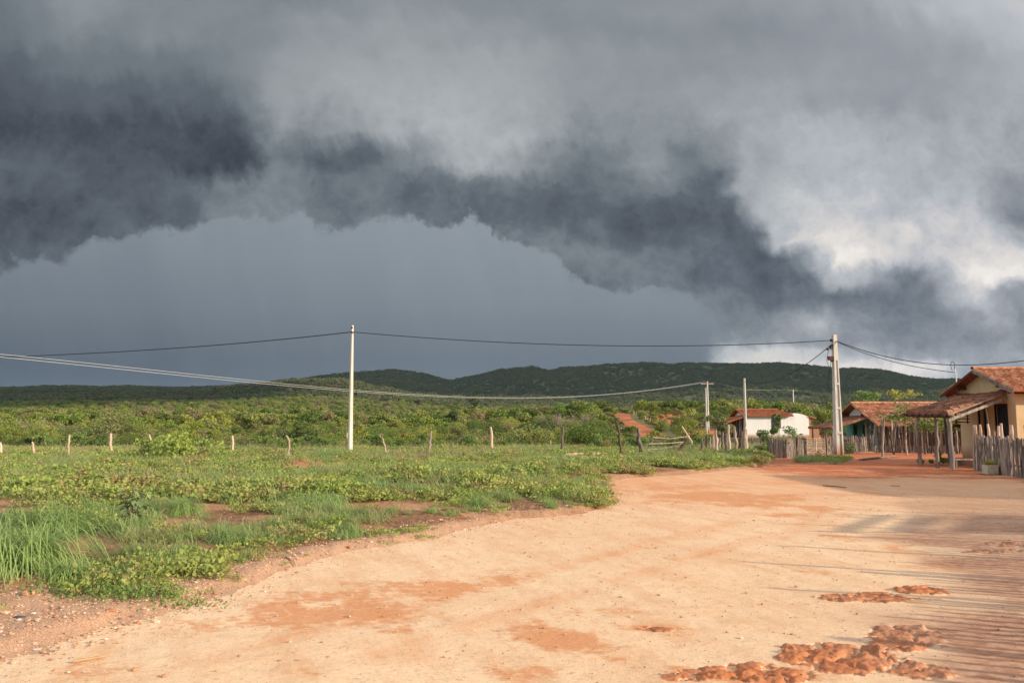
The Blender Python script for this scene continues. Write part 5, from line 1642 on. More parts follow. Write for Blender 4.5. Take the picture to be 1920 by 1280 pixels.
    for k, (dv, lab) in enumerate(((0, 'upper of two pale bare wires crossing the field to the crossarm pole'), (5, 'lower of two pale bare wires crossing the field to the crossarm pole'))):
        e = tops['T'] + Vector((-.7 + .5 * k, 0, -.1))
        f_ = (1, .95, .7, .35, .1)
        px = [(0, 663 + dv), (250, 689.5 + dv), (500, 716.5 + dv * .8), (650, 729.5 + dv * .6), (950, 745 + dv * .25), (1150, 738 + dv * .2)]
        Aa = at(-260, 640 + dv, 44 - 2 * k)
        cable(lab, tuple(Aa), tuple(e), px, .013, M['pale_cable'], n=90)
    cable('thin pale wire hanging between the crossarm pole and the white pole', tuple(tops['T'] + Vector((.5, 0, -.1))), tuple(tops['M'] - Vector((0, 0, 1.0))), [(1360, 722)], .010, M['pale_cable'], deg=2)
    cable('thin pale wire running from the white pole on to the distant pole', tuple(tops['M'] - Vector((0, 0, 1.0))), tuple(tops['F'] - Vector((1.2, 0, .1))), [(1440, 731)], .012, M['pale_cable'], deg=2)
    # looped service mast on the yellow house
    m0 = at(1796, 722, 35.05); m1 = at(1790.5, 691, 35.0)
    q = empty('service_mast', m0); tag(q, 'thin white mast topped by a dark wire loop at the yellow house roof', 'mast')
    mb = MB(); mb.tube([(0, 0, -.7), tuple(m1 - m0)], .022, 7); mb.build('pipe', M['white_paint'], q)
    mb = MB(); c = m1 - m0
    pts = [c + Vector((-.085 + .085 * math.cos(a), 0, .16 + (.13 if math.sin(a) > 0 else .24) * math.sin(a))) for a in np.linspace(-.9, 4.6, 18)]
    mb.tube(pts, .012, 5); mb.build('wire_loop', M['dark_cable'], q)


yellow_house(); white_house(); teal_house(); shade_house()
build_fences(); build_pergola(); build_poles()
# ------------------------------------------------------------------ single fence posts of the field
def at_y(u, v, Y): return at(u, v, Y)


def field_post(px, r_px, label, mat='post_pale', Y=None, group='fence posts', cat='fence post', ny=7):
    """px: photo points from foot to tip"""
    u, v = px[0]
    if Y is None:
        b = G(u, v, .1); Y = b.y
    pts = [at(a, c, Y) for a, c in px]
    z0 = float(ground_z(np.array([pts[0].x]), np.array([Y]))[0][0])
    if pts[0].z > z0: pts.insert(0, Vector((pts[0].x, Y, z0 - .1)))
    else: pts[0].z = min(pts[0].z, z0 - .05)
    r = r_px / F * Y / 2
    base = pts[0].copy()
    mb = MB(); stake(mb, [p - base for p in pts], r * 1.05, r * .8, 8, .12)
    o = mb.build('fence_post', M[mat]); o.location = base
    tag(o, label, cat, group)
    return o


random.seed(21)
FP = [
 ([(0, 862), (2, 845), (1, 829)], 5, 'pale stake cut by the picture edge at the far end of the post row', 'post_pale'),
 ([(64, 861), (63, 845), (60, 828)], 5, 'short mottled reddish stake, second from the picture edge in the post row', 'post_pale'),
 ([(128.5, 864), (128, 840), (130.5, 815)], 5, 'straight pale post standing over low weeds, third of the row', 'post_pale'),
 ([(211, 862), (209, 848), (207, 838), (208, 812)], 6.5, 'thick reddish post with a kink halfway down, between the straight post and the leafy bush', 'post_pale'),
 ([(285, 850), (283.5, 832), (280, 814)], 4.5, 'slightly leaning post tip rising out of the leafy field bush', 'post_pale'),
 ([(345, 860), (339.5, 838), (333, 826)], 5, 'strongly leaning post stub half buried in the leafy field bush', 'post_pale'),
 ([(438, 859), (436.5, 838), (435.7, 817)], 5, 'slender pale post just before the bare red clearing', 'post_pale'),
 ([(540.5, 867), (541, 845), (542, 826), (536.8, 816)], 5, 'post bent sharply at its top, between red clearing and slim pole', 'post_pale'),
 ([(654, 851), (653, 835), (652, 824), (650.5, 812)], 5, 'forked brown stake touching the foot of the slim white pole', 'post_pale'),
 ([(799, 860), (802, 848), (807, 834), (808.5, 807)], 6, 'crooked grey-white post bending at its foot', 'post_grey'),
 ([(858, 851), (853, 846), (851, 841)], 5, 'tiny leaning pale stump between the crooked post and the tall thin post', 'post_pale'),
 ([(925, 852), (922, 830), (920, 800)], 5.5, 'tall thin pale post, alone halfway along the row', 'post_pale'),
 ([(1033, 840), (1032.6, 832), (1032, 825)], 3, 'small thin white stake standing among bushes', 'post_pale', 56),
 ([(1053.5, 853), (1054.5, 825), (1055, 799)], 5.5, 'straight grey-brown post before the dense round bushes', 'post_grey'),
 ([(1167, 862), (1164, 840), (1161, 812), (1156.5, 795), (1155, 788)], 5, 'dark curved post with pale tip in front of the red track', 'post_dark'),
 ([(1203, 861), (1201, 835), (1197.5, 820), (1196.6, 803)], 8, 'thick silvery post bulging at its foot, beside the broken rails', 'post_grey'),
 ([(1300, 855), (1296, 826), (1288, 815), (1278.5, 799.5)], 4.5, 'curving pale pole crossing the dark strut at the broken rails end', 'post_pale'),
 ([(1263, 858), (1278, 838), (1289, 822)], 7, 'dark slanting strut that props the broken rails', 'post_dark'),
 ([(1315, 854), (1316, 836), (1316.5, 820)], 4.5, 'short grey stake, first of the crowded stakes', 'post_grey'),
 ([(1323.5, 848), (1324.5, 835), (1324.5, 815)], 5, 'dark stake directly below the crossarm pole', 'post_dark'),
 ([(1329, 850), (1331, 830), (1331.5, 818)], 4, 'thin tapering stake next to the dark stake', 'post_grey'),
 ([(1337.5, 852), (1337.8, 836), (1337.5, 815)], 4.5, 'straight thin stake in front of the thicket of stakes', 'post_pale'),
 ([(1343.5, 856), (1343, 830), (1342.6, 806)], 6, 'thick bright stake, the palest of the crowded stakes', 'post_pale'),
 ([(1349, 850), (1349, 836), (1349.5, 820)], 4, 'short dull stake behind the palest stake', 'post_grey'),
 ([(1355, 853), (1354.5, 830), (1355.5, 810)], 4.5, 'medium grey stake halfway through the crowded stakes', 'post_grey'),
 ([(1364, 856), (1362, 830), (1361, 812)], 7, 'stout silvery stake leaning a little, before the porch of the white house', 'post_grey'),
 ([(1369.5, 857), (1367.5, 830), (1365.5, 812), (1366, 796)], 5, 'tall slim stake reaching up to the porch roof of the white house', 'post_pale'),
 ([(1380, 853), (1380, 830), (1378, 811), (1377, 799)], 6, 'tall knotty stake in front of the white house doorways', 'post_pale'),
 ([(1385.5, 854), (1388, 830), (1390, 808)], 6.5, 'dark brown stake leaning towards the white pole', 'post_dark'),
 ([(1395, 856), (1395, 830), (1395.5, 804)], 7, 'grey stake at the foot of the white pole', 'post_grey'),
 ([(1401, 855), (1397.5, 825), (1396, 801)], 8, 'thick bowed bright stake, last of the crowded stakes before the low stick fence', 'post_pale'),
 ([(1281.5, 853), (1283.5, 843)], 3.5, 'tiny white peg under the crossed poles', 'post_pale'),
 ([(1410.5, 838), (1410, 826), (1410.3, 818)], 3, 'thin stake in the yard of the white house', 'post_grey', 62),
 ([(1426.5, 832), (1427, 815), (1427, 806)], 3, 'thin stake before the blue-shuttered window wall', 'post_grey', 66),
]
for f in FP:
    field_post(f[0], f[1], f[2], f[3], f[4] if len(f) > 4 else None)

# post with a wire ring at its head
b = G(724, 860, .1); Yq = b.y
q = empty('marker_post', (b.x, Yq, 0)); tag(q, 'crooked thin stake ending in a pale ring, right of the slim pole', 'stake')
pp = [at(u, v, Yq) - Vector((b.x, Yq, 0)) for u, v in ((724.5, 862), (723, 845), (720, 832), (717, 821))]
mb = MB(); stake(mb, pp, .045, .035, 7); mb.build('stake', M['post_pale'], q)
c = at(715, 816.5, Yq) - Vector((b.x, Yq, 0)); mb = MB()
mb.tube([c + Vector((.065 * math.cos(a), 0, .08 * math.sin(a))) for a in np.linspace(0, 2 * math.pi, 13)], .022, 6); mb.build('ring', M['post_pale'], q)

# the broken rail gate
q0 = G(1250, 856, .1); q = empty('broken_gate', q0); tag(q, 'sagging old gate of four thin pale rails between silvery post and dark strut', 'gate')
def gp(u, v, dy=0): return at(u, v, q0.y + dy) - q0
for pts in (((1224, 820), (1255, 822.5), (1289, 818)), ((1217, 832), (1250, 831), (1284, 828.5)), ((1214, 843), (1245, 841), (1268, 836), (1290, 825)), ((1240, 852), (1256, 848), (1272, 846))):
    mb = MB(); stake(mb, [gp(*p) for p in pts], .033, .028, 6); mb.build('rail', M['post_pale'], q)
for pts in (((1207, 857), (1216, 838), (1226, 818)), ((1262, 846), (1265, 840), (1263, 834))):
    mb = MB(); stake(mb, [gp(*p, .06) for p in pts], .045, .035, 6); mb.build('upright', M['post_grey'], q)

# thin white stakes lining the distant track: parts of one fence each
def far_stakes(label, pts, hpx):
    p0 = Gt(*pts[0]); q = empty('stake_fence', p0); tag(q, label, 'fence')
    for u, v in pts:
        p = Gt(u, v); h = hpx * random.uniform(.7, 1.2) / F * p.y; r = .9 / F * p.y
        mb = MB(); stake(mb, [p - p0 - Vector((0, 0, .2)), p - p0 + Vector((random.gauss(0, h * .04), 0, h))], r, r * .8, 6, 0); mb.build('stake', M['post_pale'], q)
far_stakes('row of small pale stakes at the top of the red track', [(1105, 782), (1112, 782), (1117, 780), (1127, 778), (1131, 778), (1152, 774)], 9)
far_stakes('row of pale stakes along the lower side of the red track', [(1149 + i * 2.6, 803 + i * .8) for i in range(9)], 8)
far_stakes('row of thin pale stakes along the upper bank of the red track', [(1188 + i * 4.4, 778 + i * 2.0) for i in range(12)], 8)
far_stakes('scattered thin pale stakes in the red fields under the white house', [(1275 + i * 7.5 + (i % 3), 822 + (i % 2) * 2) for i in range(8)], 12)

# ------------------------------------------------------------------ lying logs, stones, litter
def lying(name, label, cat, a, b, r, mat, za=.05, zb=.05, n=8):
    A = G(*a, 0.0); B = G(*b, 0.0)
    gz = lambda p, dz: Vector((p.x, p.y, max(float(ground_z(np.array([p.x]), np.array([p.y]))[0][0]), .012) + dz))
    A = gz(A, za); B = gz(B, zb); m = (A + B) / 2 + Vector((random.gauss(0, r), random.gauss(0, r), r * .4))
    mb = MB(); stake(mb, [Vector((0, 0, 0)), m - A, B - A], r, r * .7, n, .12)
    o = mb.build(name, mat); o.location = A; return tag(o, label, cat)
lying('fallen_log', 'bleached log lying in the weeds below the dark curved post', 'log', (1060, 869), (1146, 866), .075, M['post_pale'], .22, .22)
lying('fallen_log', 'long grey pole lying on the red ground beside the concrete pole grass', 'log', (1612, 864), (1682, 857), .06, M['post_grey'], .04, .04)
lying('stick', 'dark bent stick lying on the road near the edge of the house shadow', 'stick', (1543, 912), (1588, 916), .014, M['post_dark'], .02, .02, 6)
lying('stick', 'flat tan strip of wood near the bottom gravel edge of the road', 'stick', (136, 1246), (206, 1234), .010, simple('tan_wood', (.50, .31, .16), (.38, .22, .11), 9), .012, .012, 6)
lying('stick', 'thin pale twig on the bank where the verge bends', 'stick', (535, 1058), (556, 1064), .010, M['post_pale'], .02, .02, 5)
lying('stick', 'dark twigs on the shaded part of the road', 'stick', (1670, 912.5), (1688, 913), .010, M['post_dark'], .02, .02, 5)


def rock(label, u, v, w_px, h_k, cols, seed, name='rock', cat='stone', flat=1.0):
    p = G(u, v, .05); z = float(ground_z(np.array([p.x]), np.array([p.y]))[0][0]); z = max(z, .012)
    w = w_px / F * p.y / 2
    b = bmesh.new(); bmesh.ops.create_icosphere(b, subdivisions=2, radius=1)
    rr = random.Random(seed)
    off = Vector((rr.random() * 9, rr.random() * 9, 0))
    for q in b.verts:
        n_ = float(fbm(np.array([q.co.x * 1.3 + off.x]), np.array([q.co.y * 1.3 + q.co.z + off.y]), 3, 5)[0])
        q.co *= 1 + .28 * n_; q.co.x *= w; q.co.y *= w * .8; q.co.z = max(-.35, min(q.co.z, .8)) * w * h_k
    me = bpy.data.meshes.new(name); b.to_mesh(me); b.free(); me.materials.append(simple('rock_' + str(seed), cols[0], cols[1], 30, .9, .5, .005))
    o = link(name, me); o.location = (p.x, p.y, z + w * h_k * .25); o.rotation_euler = (0, 0, rr.uniform(0, 3))
    return tag(o, label, cat)
rock('large flat yellowish stone on the bare soil under the tall grass clump', 51, 1136, 27, .5, ((.62, .36, .18), (.50, .27, .13)), 1)
rock('small reddish stone on the gravel edge before the road', 259, 1158, 9, .8, ((.55, .24, .12), (.45, .18, .09)), 2)
rock('pale round stone in the gravel near the creeping clover', 92, 1136, 9, .7, ((.66, .48, .32), (.55, .38, .24)), 3)
rock('yellowish stone beside the creeping clover patch', 114, 1136, 8, .7, ((.62, .42, .25), (.5, .32, .18)), 4)
rock('dark slate-coloured flat shard on the gravel corner', 36, 1169, 24, .22, ((.10, .11, .13), (.07, .07, .09)), 5, 'shard', 'shard')
rock('white crumpled scrap on the gravel beside the slate-coloured shard', 62, 1163, 12, .4, ((.75, .72, .72), (.6, .57, .58)), 6, 'scrap', 'scrap')
rock('small blue scrap half buried in gravel', 32, 1189, 9, .3, ((.05, .10, .24), (.04, .07, .16)), 7, 'scrap', 'scrap')
rock('pale grey flat scrap below the blue scrap', 70, 1208, 16, .3, ((.62, .54, .48), (.5, .42, .36)), 8, 'scrap', 'scrap')
rock('light stone lying on the gravel at the corner of the picture', 25, 1232, 12, .6, ((.66, .48, .32), (.52, .36, .22)), 9)
rock('whitish stone on the lip of the bank nearest the clay patch', 383, 1132, 8, .7, ((.70, .56, .40), (.56, .42, .28)), 10)
rock('orange stone at the foot of the bank', 405, 1128, 9, .8, ((.58, .28, .13), (.45, .19, .09)), 11)
rock('orange crumb of earth alone on the pale road', 252, 1245, 13, .6, ((.58, .28, .13), (.48, .22, .10)), 12)

# ------------------------------------------------------------------ square planter by the near fence
q0 = G(1857, 890); q = empty('planter', q0); tag(q, 'square cream planter box holding a spiky yellow-green plant, at the near fence', 'planter')
mb = MB(); w = .17; t = .02
for a in ((-w, -w, w, -w + t), (-w, w - t, w, w), (-w, -w + t, -w + t, w - t), (w - t, -w + t, w, w - t)): mb.box((a[0], a[1], .03), (a[2], a[3], .33), jit=.002)
mb.build('box', simple('planter_paint', (.60, .53, .42), (.44, .37, .28), 8), q)
mb = MB(); mb.box((-w + t + .001, -w + t + .001, .05), (w - t - .001, w - t - .001, .29)); mb.build('soil', M['post_dark'], q)
mb = MB(); mb.box((-.34, -.26, -.02), (.30, .24, .028), jit=.01); mb.build('slab', M['post_dark'], q)
V, Fc = blades(110, .36, .026, .9, 5, .09); o = link('leaves', np_mesh('leaves', V + np.array([0, 0, .32]), Fc, L_YELLOW, False)); o.parent = q

# bench, rack and potted plants under the verandah
q0 = Vector((16.9, 31.2, .02)); q = empty('bench', q0); tag(q, 'low plank bench in the shade of the verandah beside its near post', 'bench')
mb = MB(); mb.box((-.45, -.16, .30), (.55, .14, .345)); mb.build('seat', M['board'], q)
for x in (-.35, .45):
    mb = MB(); mb.box((x - .04, -.13, -.02), (x + .04, .11, .299)); mb.build('leg', M['post_grey'], q)
q0 = Vector((18.35, 34.0, 1.72)); q = empty('rack', q0); tag(q, 'dark slatted rack hanging under the verandah against the yellow wall', 'rack')
for i in range(4):
    mb = MB(); mb.box((-.28, -.2, i * .13), (.28, -.17, i * .13 + .04)); mb.build('slat', M['rust'], q)
for x in (-.25, .22):
    mb = MB(); mb.box((x - .02, -.165, -.05), (x + .02, -.13, .5)); mb.build('upright', M['rust'], q)
mb = MB(); mb.box((-.27, -.13, -.20), (-.06, .08, -.06)); mb.build('crate', M['rust'], q)


def bush(name, label, cat, u, v, w_px, h_px, n, leaf, mat, seed, Y=None, nl=7, trunk=True, crown_low=0.1, aspect=.6, flat=.75, z0=None, lean=0):
    p = G(u, v, .1) if Y is None else at(u, v, Y)
    z = float(ground_z(np.array([p.x]), np.array([p.y]))[0][0]) if z0 is None else z0
    W = w_px / F * p.y / 2; H = (at(u, v - h_px, p.y).z - z)
    r = np.random.default_rng(seed)
    lo = H * crown_low
    pts, c = lobes_points(n, nl, W * 1.15, H - lo, r, flat, .05)
    pts = pts * np.array([1, 1, 1]) + np.array([lean, 0, lo]); c = c + np.array([lean, 0, lo])
    e = empty(name, (p.x, p.y, z)); tag(e, label, cat)
    V, Fc = leaf_quads(pts, leaf, .4, aspect, seed)
    o = link('foliage' if cat != 'tree' else 'crown', np_mesh('foliage', V, Fc, mat, False)); o.parent = e
    mb = MB()
    rs = max(.012, W * .045)
    if crown_low > .25:
        top = Vector((lean, 0, lo + (H - lo) * .5)); mb.tube([(0, 0, -.2), (lean * .5 + .03, 0, lo * .6), tuple(top)], [rs * 1.6, rs * 1.3, rs * .6], 7)
        for k in range(min(5, nl)): mb.tube([(lean * .7, 0, lo * .8), tuple(c[k])], [rs * .8, rs * .3], 5)
    else:
        for k in range(min(6, nl)): mb.tube([(0, 0, -.1), tuple(c[k])], [rs, rs * .4], 5)
    o = mb.build('stem' if cat != 'tree' else 'trunk', BARK); o.parent = e
    return e


B_ = bush
B_('potted_plant', 'leafy dark potted plant at the foot of the far verandah post', 'plant', 1727, 866, 14, 10, 120, .09, L_LUSH, 1)
B_('potted_plant', 'large dark leafy potted plant in the middle of the verandah edge', 'plant', 1762, 868, 22, 20, 260, .12, L_LUSH, 2)
B_('potted_plant', 'small leafy plant beside the bench under the verandah', 'plant', 1797, 868, 9, 12, 90, .09, L_LUSH, 3)
B_('shrub', 'broad leafy field bush with slender stems, around two half-hidden fence posts', 'shrub', 335, 866, 125, 44, 1500, .15, L_WEED, 4, nl=11)
B_('shrub', 'leafy bush reaching over the field, left neighbour of the red clearing', 'shrub', 285, 862, 50, 40, 500, .14, L_WEED, 14, nl=6)
B_('shrub', 'round soft bush at the tip of the verge where the yard path begins', 'shrub', 1425, 871, 34, 20, 420, .08, L_WEED, 5)
B_('shrub', 'bright green bush against the end of the low dark stick fence', 'shrub', 1424, 858, 40, 28, 500, .12, L_LUSH, 6, Y=43)
B_('shrub', 'dark green shrub in front of the white house wall under its window', 'shrub', 1437, 838, 40, 30, 420, .18, L_LUSH, 7, Y=66)
B_('tree', 'slim leafy tree in front of the white house window', 'tree', 1463, 832, 22, 70, 380, .26, L_LUSH, 8, Y=72, nl=6, crown_low=.2, flat=1.2)
B_('shrub', 'rounded shrub beside the slim tree at the white house', 'shrub', 1484, 832, 36, 30, 360, .2, L_LUSH, 9, Y=74)
B_('tree', 'yellow-green tree behind the roof end of the white house', 'tree', 1462, 800, 34, 44, 420, .4, L_SCRUB, 10, Y=105, crown_low=.3)
B_('tree', 'full olive-green tree between the white house and the ribbed pole', 'tree', 1545, 822, 56, 72, 900, .34, L_SCRUB, 11, Y=82, nl=9, crown_low=.15)
B_('tree', 'lighter green tree next to the brick annex of the white house', 'tree', 1507, 818, 46, 60, 700, .34, L_SCRUB, 12, Y=90, nl=8, crown_low=.15)
B_('tree', 'feathery green tree rising behind the teal house ridge', 'tree', 1618, 800, 74, 66, 1400, .26, L_LUSH, 13, Y=78, nl=9, crown_low=.35, flat=.5)
B_('tree', 'dark solitary tree standing above the scrub on the middle hill', 'tree', 888, 775, 32, 42, 600, .9, leaf_mat('dark_leaves', [(.035, .06, .022), (.05, .08, .03)], .1), 15, Y=440, nl=6, crown_low=.2, flat=.9)
B_('tree', 'thin pale-green tree left of the dark solitary tree', 'tree', 848, 778, 22, 38, 300, .8, L_SCRUB, 16, Y=440, nl=6, crown_low=.3)
B_('shrub', 'yellow-leaved shrub right of the slim white pole foot', 'shrub', 681, 828, 26, 34, 300, .22, L_YELLOW, 17, Y=62, nl=5, crown_low=.1, flat=1.0)
B_('shrub', 'bright yellow-green bush low in the valley behind the straight pale post', 'shrub', 102, 848, 34, 24, 400, .2, L_YELLOW, 18, Y=66)
B_('shrub', 'orange-tinged bush among the scrub right of the ring stake', 'shrub', 762, 822, 22, 20, 260, .2, leaf_mat('rusty_leaves', [(.42, .22, .07), (.30, .26, .08)], .3), 19, Y=70)
B_('shrub', 'wide dome-shaped bush of fine leaves before the tall thin post', 'shrub', 880, 858, 60, 34, 1300, .13, L_SCRUB, 20, Y=52, nl=9, flat=.6)
B_('shrub', 'large dense rounded bush between the tall thin post and the grey-brown post', 'shrub', 985, 852, 100, 52, 2600, .15, L_SCRUB, 22, Y=60, nl=12, flat=.6)
B_('shrub', 'spreading dark green thicket in front of the red track', 'shrub', 1080, 852, 120, 54, 3200, .15, L_SCRUB, 23, Y=62, nl=14, flat=.6)
B_('shrub', 'tall leafy weed stalk in front of the thicket by the dark curved post', 'shrub', 1138, 866, 26, 44, 240, .11, L_WEED, 24, Y=44, nl=6, flat=1.2)
B_('shrub', 'dark small bush in the weeds beneath the tall thin post', 'shrub', 932, 868, 22, 18, 260, .1, L_LUSH, 25)
B_('shrub', 'weedy bush growing against the low fence beside the ribbed pole', 'shrub', 1590, 853, 22, 26, 300, .1, L_LUSH, 26)
B_('shrub', 'shrub between the branch gate and the foot of the fence', 'shrub', 1560, 866, 30, 8, 160, .07, L_GRASS, 27)

B_('shrub', 'dark thorny thicket on the bank along the upper side of the red track', 'shrub', 1240, 806, 44, 22, 900, .2, L_SCRUB, 28, Y=112, nl=9)
B_('shrub', 'brownish brush topping the bank near the head of the red track', 'shrub', 1204, 790, 36, 17, 700, .3, L_SCRUB, 29, Y=165, nl=8)
B_('shrub', 'small green bush where the red track meets the field', 'shrub', 1228, 822, 34, 16, 500, .16, L_SCRUB, 30, Y=84, nl=7)
B_('shrub', 'low green bush hiding the lower edge of the red track', 'shrub', 1150, 832, 44, 22, 900, .16, L_SCRUB, 31, Y=80, nl=9)
B_('tree', 'leafy green tree between the crossarm pole and the white house porch', 'tree', 1352, 820, 44, 54, 700, .28, L_SCRUB, 32, Y=84, nl=8, crown_low=.1)
B_('tree', 'spreading yellow-green tree left of the crossarm pole', 'tree', 1296, 805, 52, 34, 800, .35, L_SCRUB, 33, Y=125, nl=8, crown_low=.1)

# stalks with yellow tufts over the teal roof
def yellow_stalk(label, u0, v0, u1, v1, Y, seed):
    a = at(u0, v0, Y); b = at(u1, v1, Y); q = empty('tall_plant', a); tag(q, label, 'plant')
    mb = MB(); mb.tube([(0, 0, 0), tuple((b - a) * .5 + Vector((.06, 0, 0))), tuple(b - a)], [.03, .022, .015], 6); mb.build('stem', TWIG, q)
    r = np.random.default_rng(seed); pts = r.normal(size=(46, 3)) * np.array([.22, .18, .12]) + np.array(b - a)
    V, Fc = leaf_quads(pts, .17, .3, .7, seed); o = link('leaf_tuft', np_mesh('leaf_tuft', V, Fc, L_YELLOW, False)); o.parent = q
yellow_stalk('taller of two close yellow-tufted stalks above the teal house roof', 1683, 800, 1677, 735, 52, 1)
yellow_stalk('shorter yellow-tufted stalk just below its taller neighbour', 1688, 800, 1685, 743, 51, 2)
yellow_stalk('lone yellow-tufted stalk nearer the verandah roof', 1700, 800, 1707, 738, 51.5, 3)

# ------------------------------------------------------------------ big grass clumps one can tell apart
def clump(label, u, v, h_px, n, W, seed, spread=1.1, lean=(0, 0), rad=.2, mat=L_CLUMP, k=1.25):
    p = G(u, v, .05); z = float(ground_z(np.array([p.x]), np.array([p.y]))[0][0])
    L_ = h_px / F * p.y * k
    V, Fc = blades(int(n * 1.3), L_, W, spread, seed, rad, 5, lean)
    o = link('grass_clump', np_mesh('grass_clump', V, Fc, mat, True)); o.location = (p.x, p.y, z)
    return tag(o, label, 'grass clump')
clump('biggest clump of long arching grass, cut by the picture edge above the flat yellowish stone', 22, 1085, 205, 700, .015, 1, 1.15, (.04, 0), .42)
clump('tall arching grass clump right behind the biggest clump', 100, 1015, 130, 480, .015, 2, 1.2, (.06, 0), .42)
clump('dark arching grass clump at the picture edge above the biggest clump', -5, 1020, 130, 400, .015, 22, 1.1, (.04, 0), .4)
clump('spiky grass tuft at the front of the verge beside the clover', 128, 1105, 70, 300, .008, 3, .9, (0, 0), .12)
clump('wide grass tuft above the creeping clover', 235, 1098, 72, 420, .008, 4, 1.1, (0, 0), .25)
clump('upright fan-shaped grass tuft behind the bare slope', 338, 975, 62, 480, .009, 5, .8, (0, 0), .14)
clump('grass tuft with curling blades right of the creeping clover', 310, 1080, 66, 380, .008, 6, 1.05, (0, 0), .22)
clump('low broad grass clump left of the broad-leaved plant', 175, 975, 62, 420, .009, 7, 1.2, (0, 0), .4)
clump('bluish grass clump halfway along the verge', 600, 960, 62, 600, .010, 8, 1.1, (0, 0), .4)
clump('dark fountain-shaped grass clump with drooping pale blades', 768, 934, 78, 520, .016, 9, 1.5, (-.02, 0), .3)
clump('feathery grass clump leaning away beside the fountain-shaped one', 842, 905, 62, 620, .013, 10, 1.1, (.09, .0), .5)
clump('thick grass clump left of the fountain-shaped one', 690, 920, 50, 480, .013, 11, 1.2, (0, 0), .5)
clump('grass tuft on the bank above the whitish stone', 430, 1030, 60, 380, .008, 12, 1.1, (0, 0), .25)
clump('pale grass tuft near the bend of the bank', 640, 1012, 42, 320, .008, 13, 1.1, (0, 0), .3)
clump('green grass tuft at the foot of the slim white pole', 612, 868, 42, 320, .014, 14, .8, (0, 0), .4)
clump('low grass tuft between the broad-leaved plant and the fan-shaped tuft', 290, 945, 45, 260, .009, 15, 1.1, (0, 0), .3)

# the broad-leaved plant
def broad_plant(label, u, v, h_px, seed, nst=7):
    p = G(u, v, .05); z = float(ground_z(np.array([p.x]), np.array([p.y]))[0][0]); H = h_px / F * p.y
    q = empty('broadleaf_plant', (p.x, p.y, z)); tag(q, label, 'plant')
    r = random.Random(seed); st = MB(); lf = MB()
    for s in range(nst):
        a = 2 * math.pi * s / nst + r.random(); sp_ = r.uniform(.1, .38) * H; hh = H * r.uniform(.65, 1.0)
        tip = Vector((sp_ * math.cos(a), sp_ * math.sin(a), hh)); mid = tip * .5 + Vector((0, 0, .04))
        st.tube([(0, 0, -.03), tuple(mid), tuple(tip)], [.008, .006, .004], 5)
        for k in range(7):
            t = .3 + .7 * k / 6; c = (Vector((0, 0, 0)).lerp(mid, t * 2) if t < .5 else mid.lerp(tip, t * 2 - 1))
            b = r.uniform(0, 6.28); d = Vector((math.cos(b), math.sin(b), r.uniform(-.7, .3))).normalized(); l = H * r.uniform(.16, .27); w = l * .33
            sd = d.cross(Vector((0, 0, 1))).normalized(); nn = sd.cross(d)
            c = c + d * .02
            pts = [c, c + d * l * .35 + sd * w - nn * .004, c + d * l * .7 + sd * w * .75 - nn * l * .08, c + d * l - nn * l * .22, c + d * l * .7 - sd * w * .75 - nn * l * .08, c + d * l * .35 - sd * w - nn * .004, c + d * l * .5 + nn * -.02]
            lf.add(pts, [(0, 1, 6), (1, 2, 6), (2, 3, 6), (3, 4, 6), (4, 5, 6), (5, 0, 6)], True)
    o = st.build('stem', BARK, q); o = lf.build('leaves', leaf_mat('grey_green_leaves', [(.20, .28, .12), (.26, .34, .16)], .25), q)
broad_plant('grey-green plant with big drooping pointed leaves among the grass clumps', 248, 1004, 76, 1, 9)
broad_plant('small broad-leaved seedling beside the fan-shaped grass tuft', 182, 1020, 26, 2, 4)
# creeping clover
p = G(215, 1128, .05); r = np.random.default_rng(3)
pts = np.stack([r.normal(0, .42, 1500), r.normal(0, .14, 1500), np.abs(r.normal(0, .035, 1500)) + .02], 1)
zz = ground_z(pts[:, 0] + p.x, pts[:, 1] + p.y)[0]; pts[:, 2] += zz
V, Fc = leaf_quads(pts, .026, 1.2, .9, 3); o = link('clover', np_mesh('clover', V, Fc, L_LUSH, False)); o.location = (p.x, p.y, 0)
tag(o, 'creeping bright green clover on the gravel edge', kind='stuff')

# ------------------------------------------------------------------ shading pergola past the picture edge
def shade_pergola():
    o_ = Vector((13.5, 10, 0)); q = empty('porch', o_); tag(q, 'open board-roofed porch past the picture edge that drops barred shade on the road', 'porch')
    H = 2.4; off = Vector((H / math.tan(SUN_EL) * sh[0], H / math.tan(SUN_EL) * sh[1], H))
    def L(o): o.parent = q; o.matrix_parent_inverse = Matrix.Translation(-o_); return o
    for (u0, v0), (u1, v1), w in (((1580, 997), (1663, 967), .3), ((1690, 998), (1745, 967), .38), ((1815, 1000), (1850, 968), .40), ((1905, 1000), (1915, 968), .5)):
        a = G(u0, v0) + off; b = G(u1, v1) + off; d = (b - a).normalized(); s = Vector((-d.y, d.x, 0)) * w / 2
        mb = MB(); mb.prism([a - s, a + s, b + s, b - s], (0, 0, .03)); L(mb.build('board', M['board']))
    for (u0, v0), (u1, v1) in (((1500, 996), (2050, 1003)), ((1560, 964), (2050, 974))):
        a = G(u0, v0) + off; b = G(u1, v1) + off; mb = MB(); mb.tube([a - Vector((0, 0, .06)), b - Vector((0, 0, .06))], .05, 7); L(mb.build('beam', M['post_grey']))
        for c in (a.lerp(b, .02), b):
            mb = MB(); stake(mb, [(c.x, c.y, 0), (c.x, c.y, H - .1)], .05); L(mb.build('post', M['post_grey']))
shade_pergola()

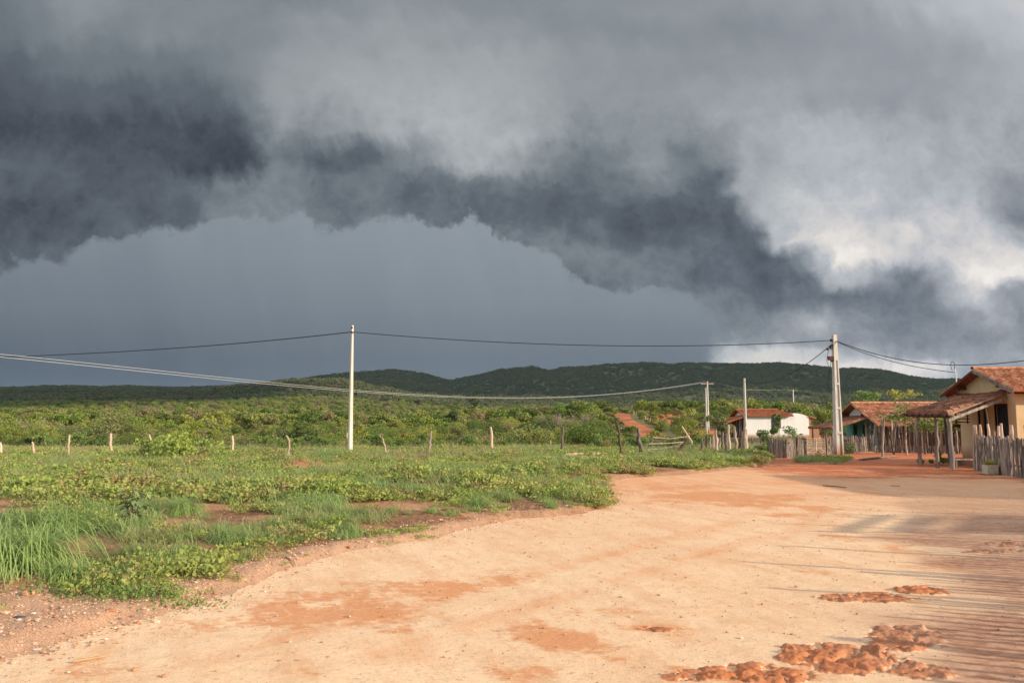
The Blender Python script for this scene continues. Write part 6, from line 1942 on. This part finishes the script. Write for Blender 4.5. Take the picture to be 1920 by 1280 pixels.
# ------------------------------------------------------------------ the storm's outlying clouds, high beyond the picture, shading the ridge
def cloud(label, cx, cy, rx, ry, z, thick, seed, thr=.0, n=90):
    u = np.linspace(-1, 1, n); X, Y = np.meshgrid(u, u, indexing='ij')
    m = 1 - (X ** 2 + Y ** 2) + .75 * fbm(X * 2.6, Y * 2.6, 4, seed)
    m = np.clip(m - thr, 0, 1)
    zt_ = thick * np.sqrt(m) * (1 + .3 * fbm(X * 7, Y * 7, 3, seed + 9)); zb_ = -thick * .25 * np.sqrt(m)
    f = grid_faces(n, n); keep = (m.ravel()[f] > 0).any(1); f = f[keep]
    Vt = np.stack([X * rx + cx, Y * ry + cy, z + zt_], -1).reshape(-1, 3); Vb = np.stack([X * rx + cx, Y * ry + cy, z + zb_], -1).reshape(-1, 3)
    me = np_mesh('cloud', np.vstack([Vt, Vb]), np.vstack([f[:, ::-1], f + n * n]), simple('cloud_grey', (.72, .73, .75), (.6, .61, .64), .002, 1, 0))
    return tag(link('cloud', me), label, kind='structure')
T = 4300.0
sx, sy, sz = SUN.x * T, SUN.y * T, SUN.z * T
CL = [('grey outlying storm cloud shading the long ridge', 150, 2050, 1500, 560, 3), ('grey outlying storm cloud shading the western hills', -1350, 1750, 950, 680, 5), ('small grey cloud shading the western slope', -640, 760, 430, 520, 8)]
for lab, gx, gy, rx, ry, sd in CL:
    cloud(lab, gx + sx, gy + sy, rx, ry, 60 + sz, 160, sd)
# ------------------------------------------------------------------ the damp air under the storm
def build_haze():
    m = bpy.data.materials.new('haze'); m.use_nodes = True
    nt = m.node_tree; nt.nodes.clear()
    pv = nt.nodes.new('ShaderNodeVolumePrincipled'); o = nt.nodes.new('ShaderNodeOutputMaterial')
    pv.inputs['Color'].default_value = (0.50, 0.74, 1.0, 1)
    pv.inputs['Density'].default_value = 3.3e-5
    pv.inputs['Anisotropy'].default_value = 0.0
    nt.links.new(pv.outputs[0], o.inputs['Volume'])
    mb = MB(); mb.box((-4900, -4900, -9), (4900, 4900, 215))
    tag(mb.build('haze', m), 'thin bluish rain haze', kind='stuff')
build_haze()
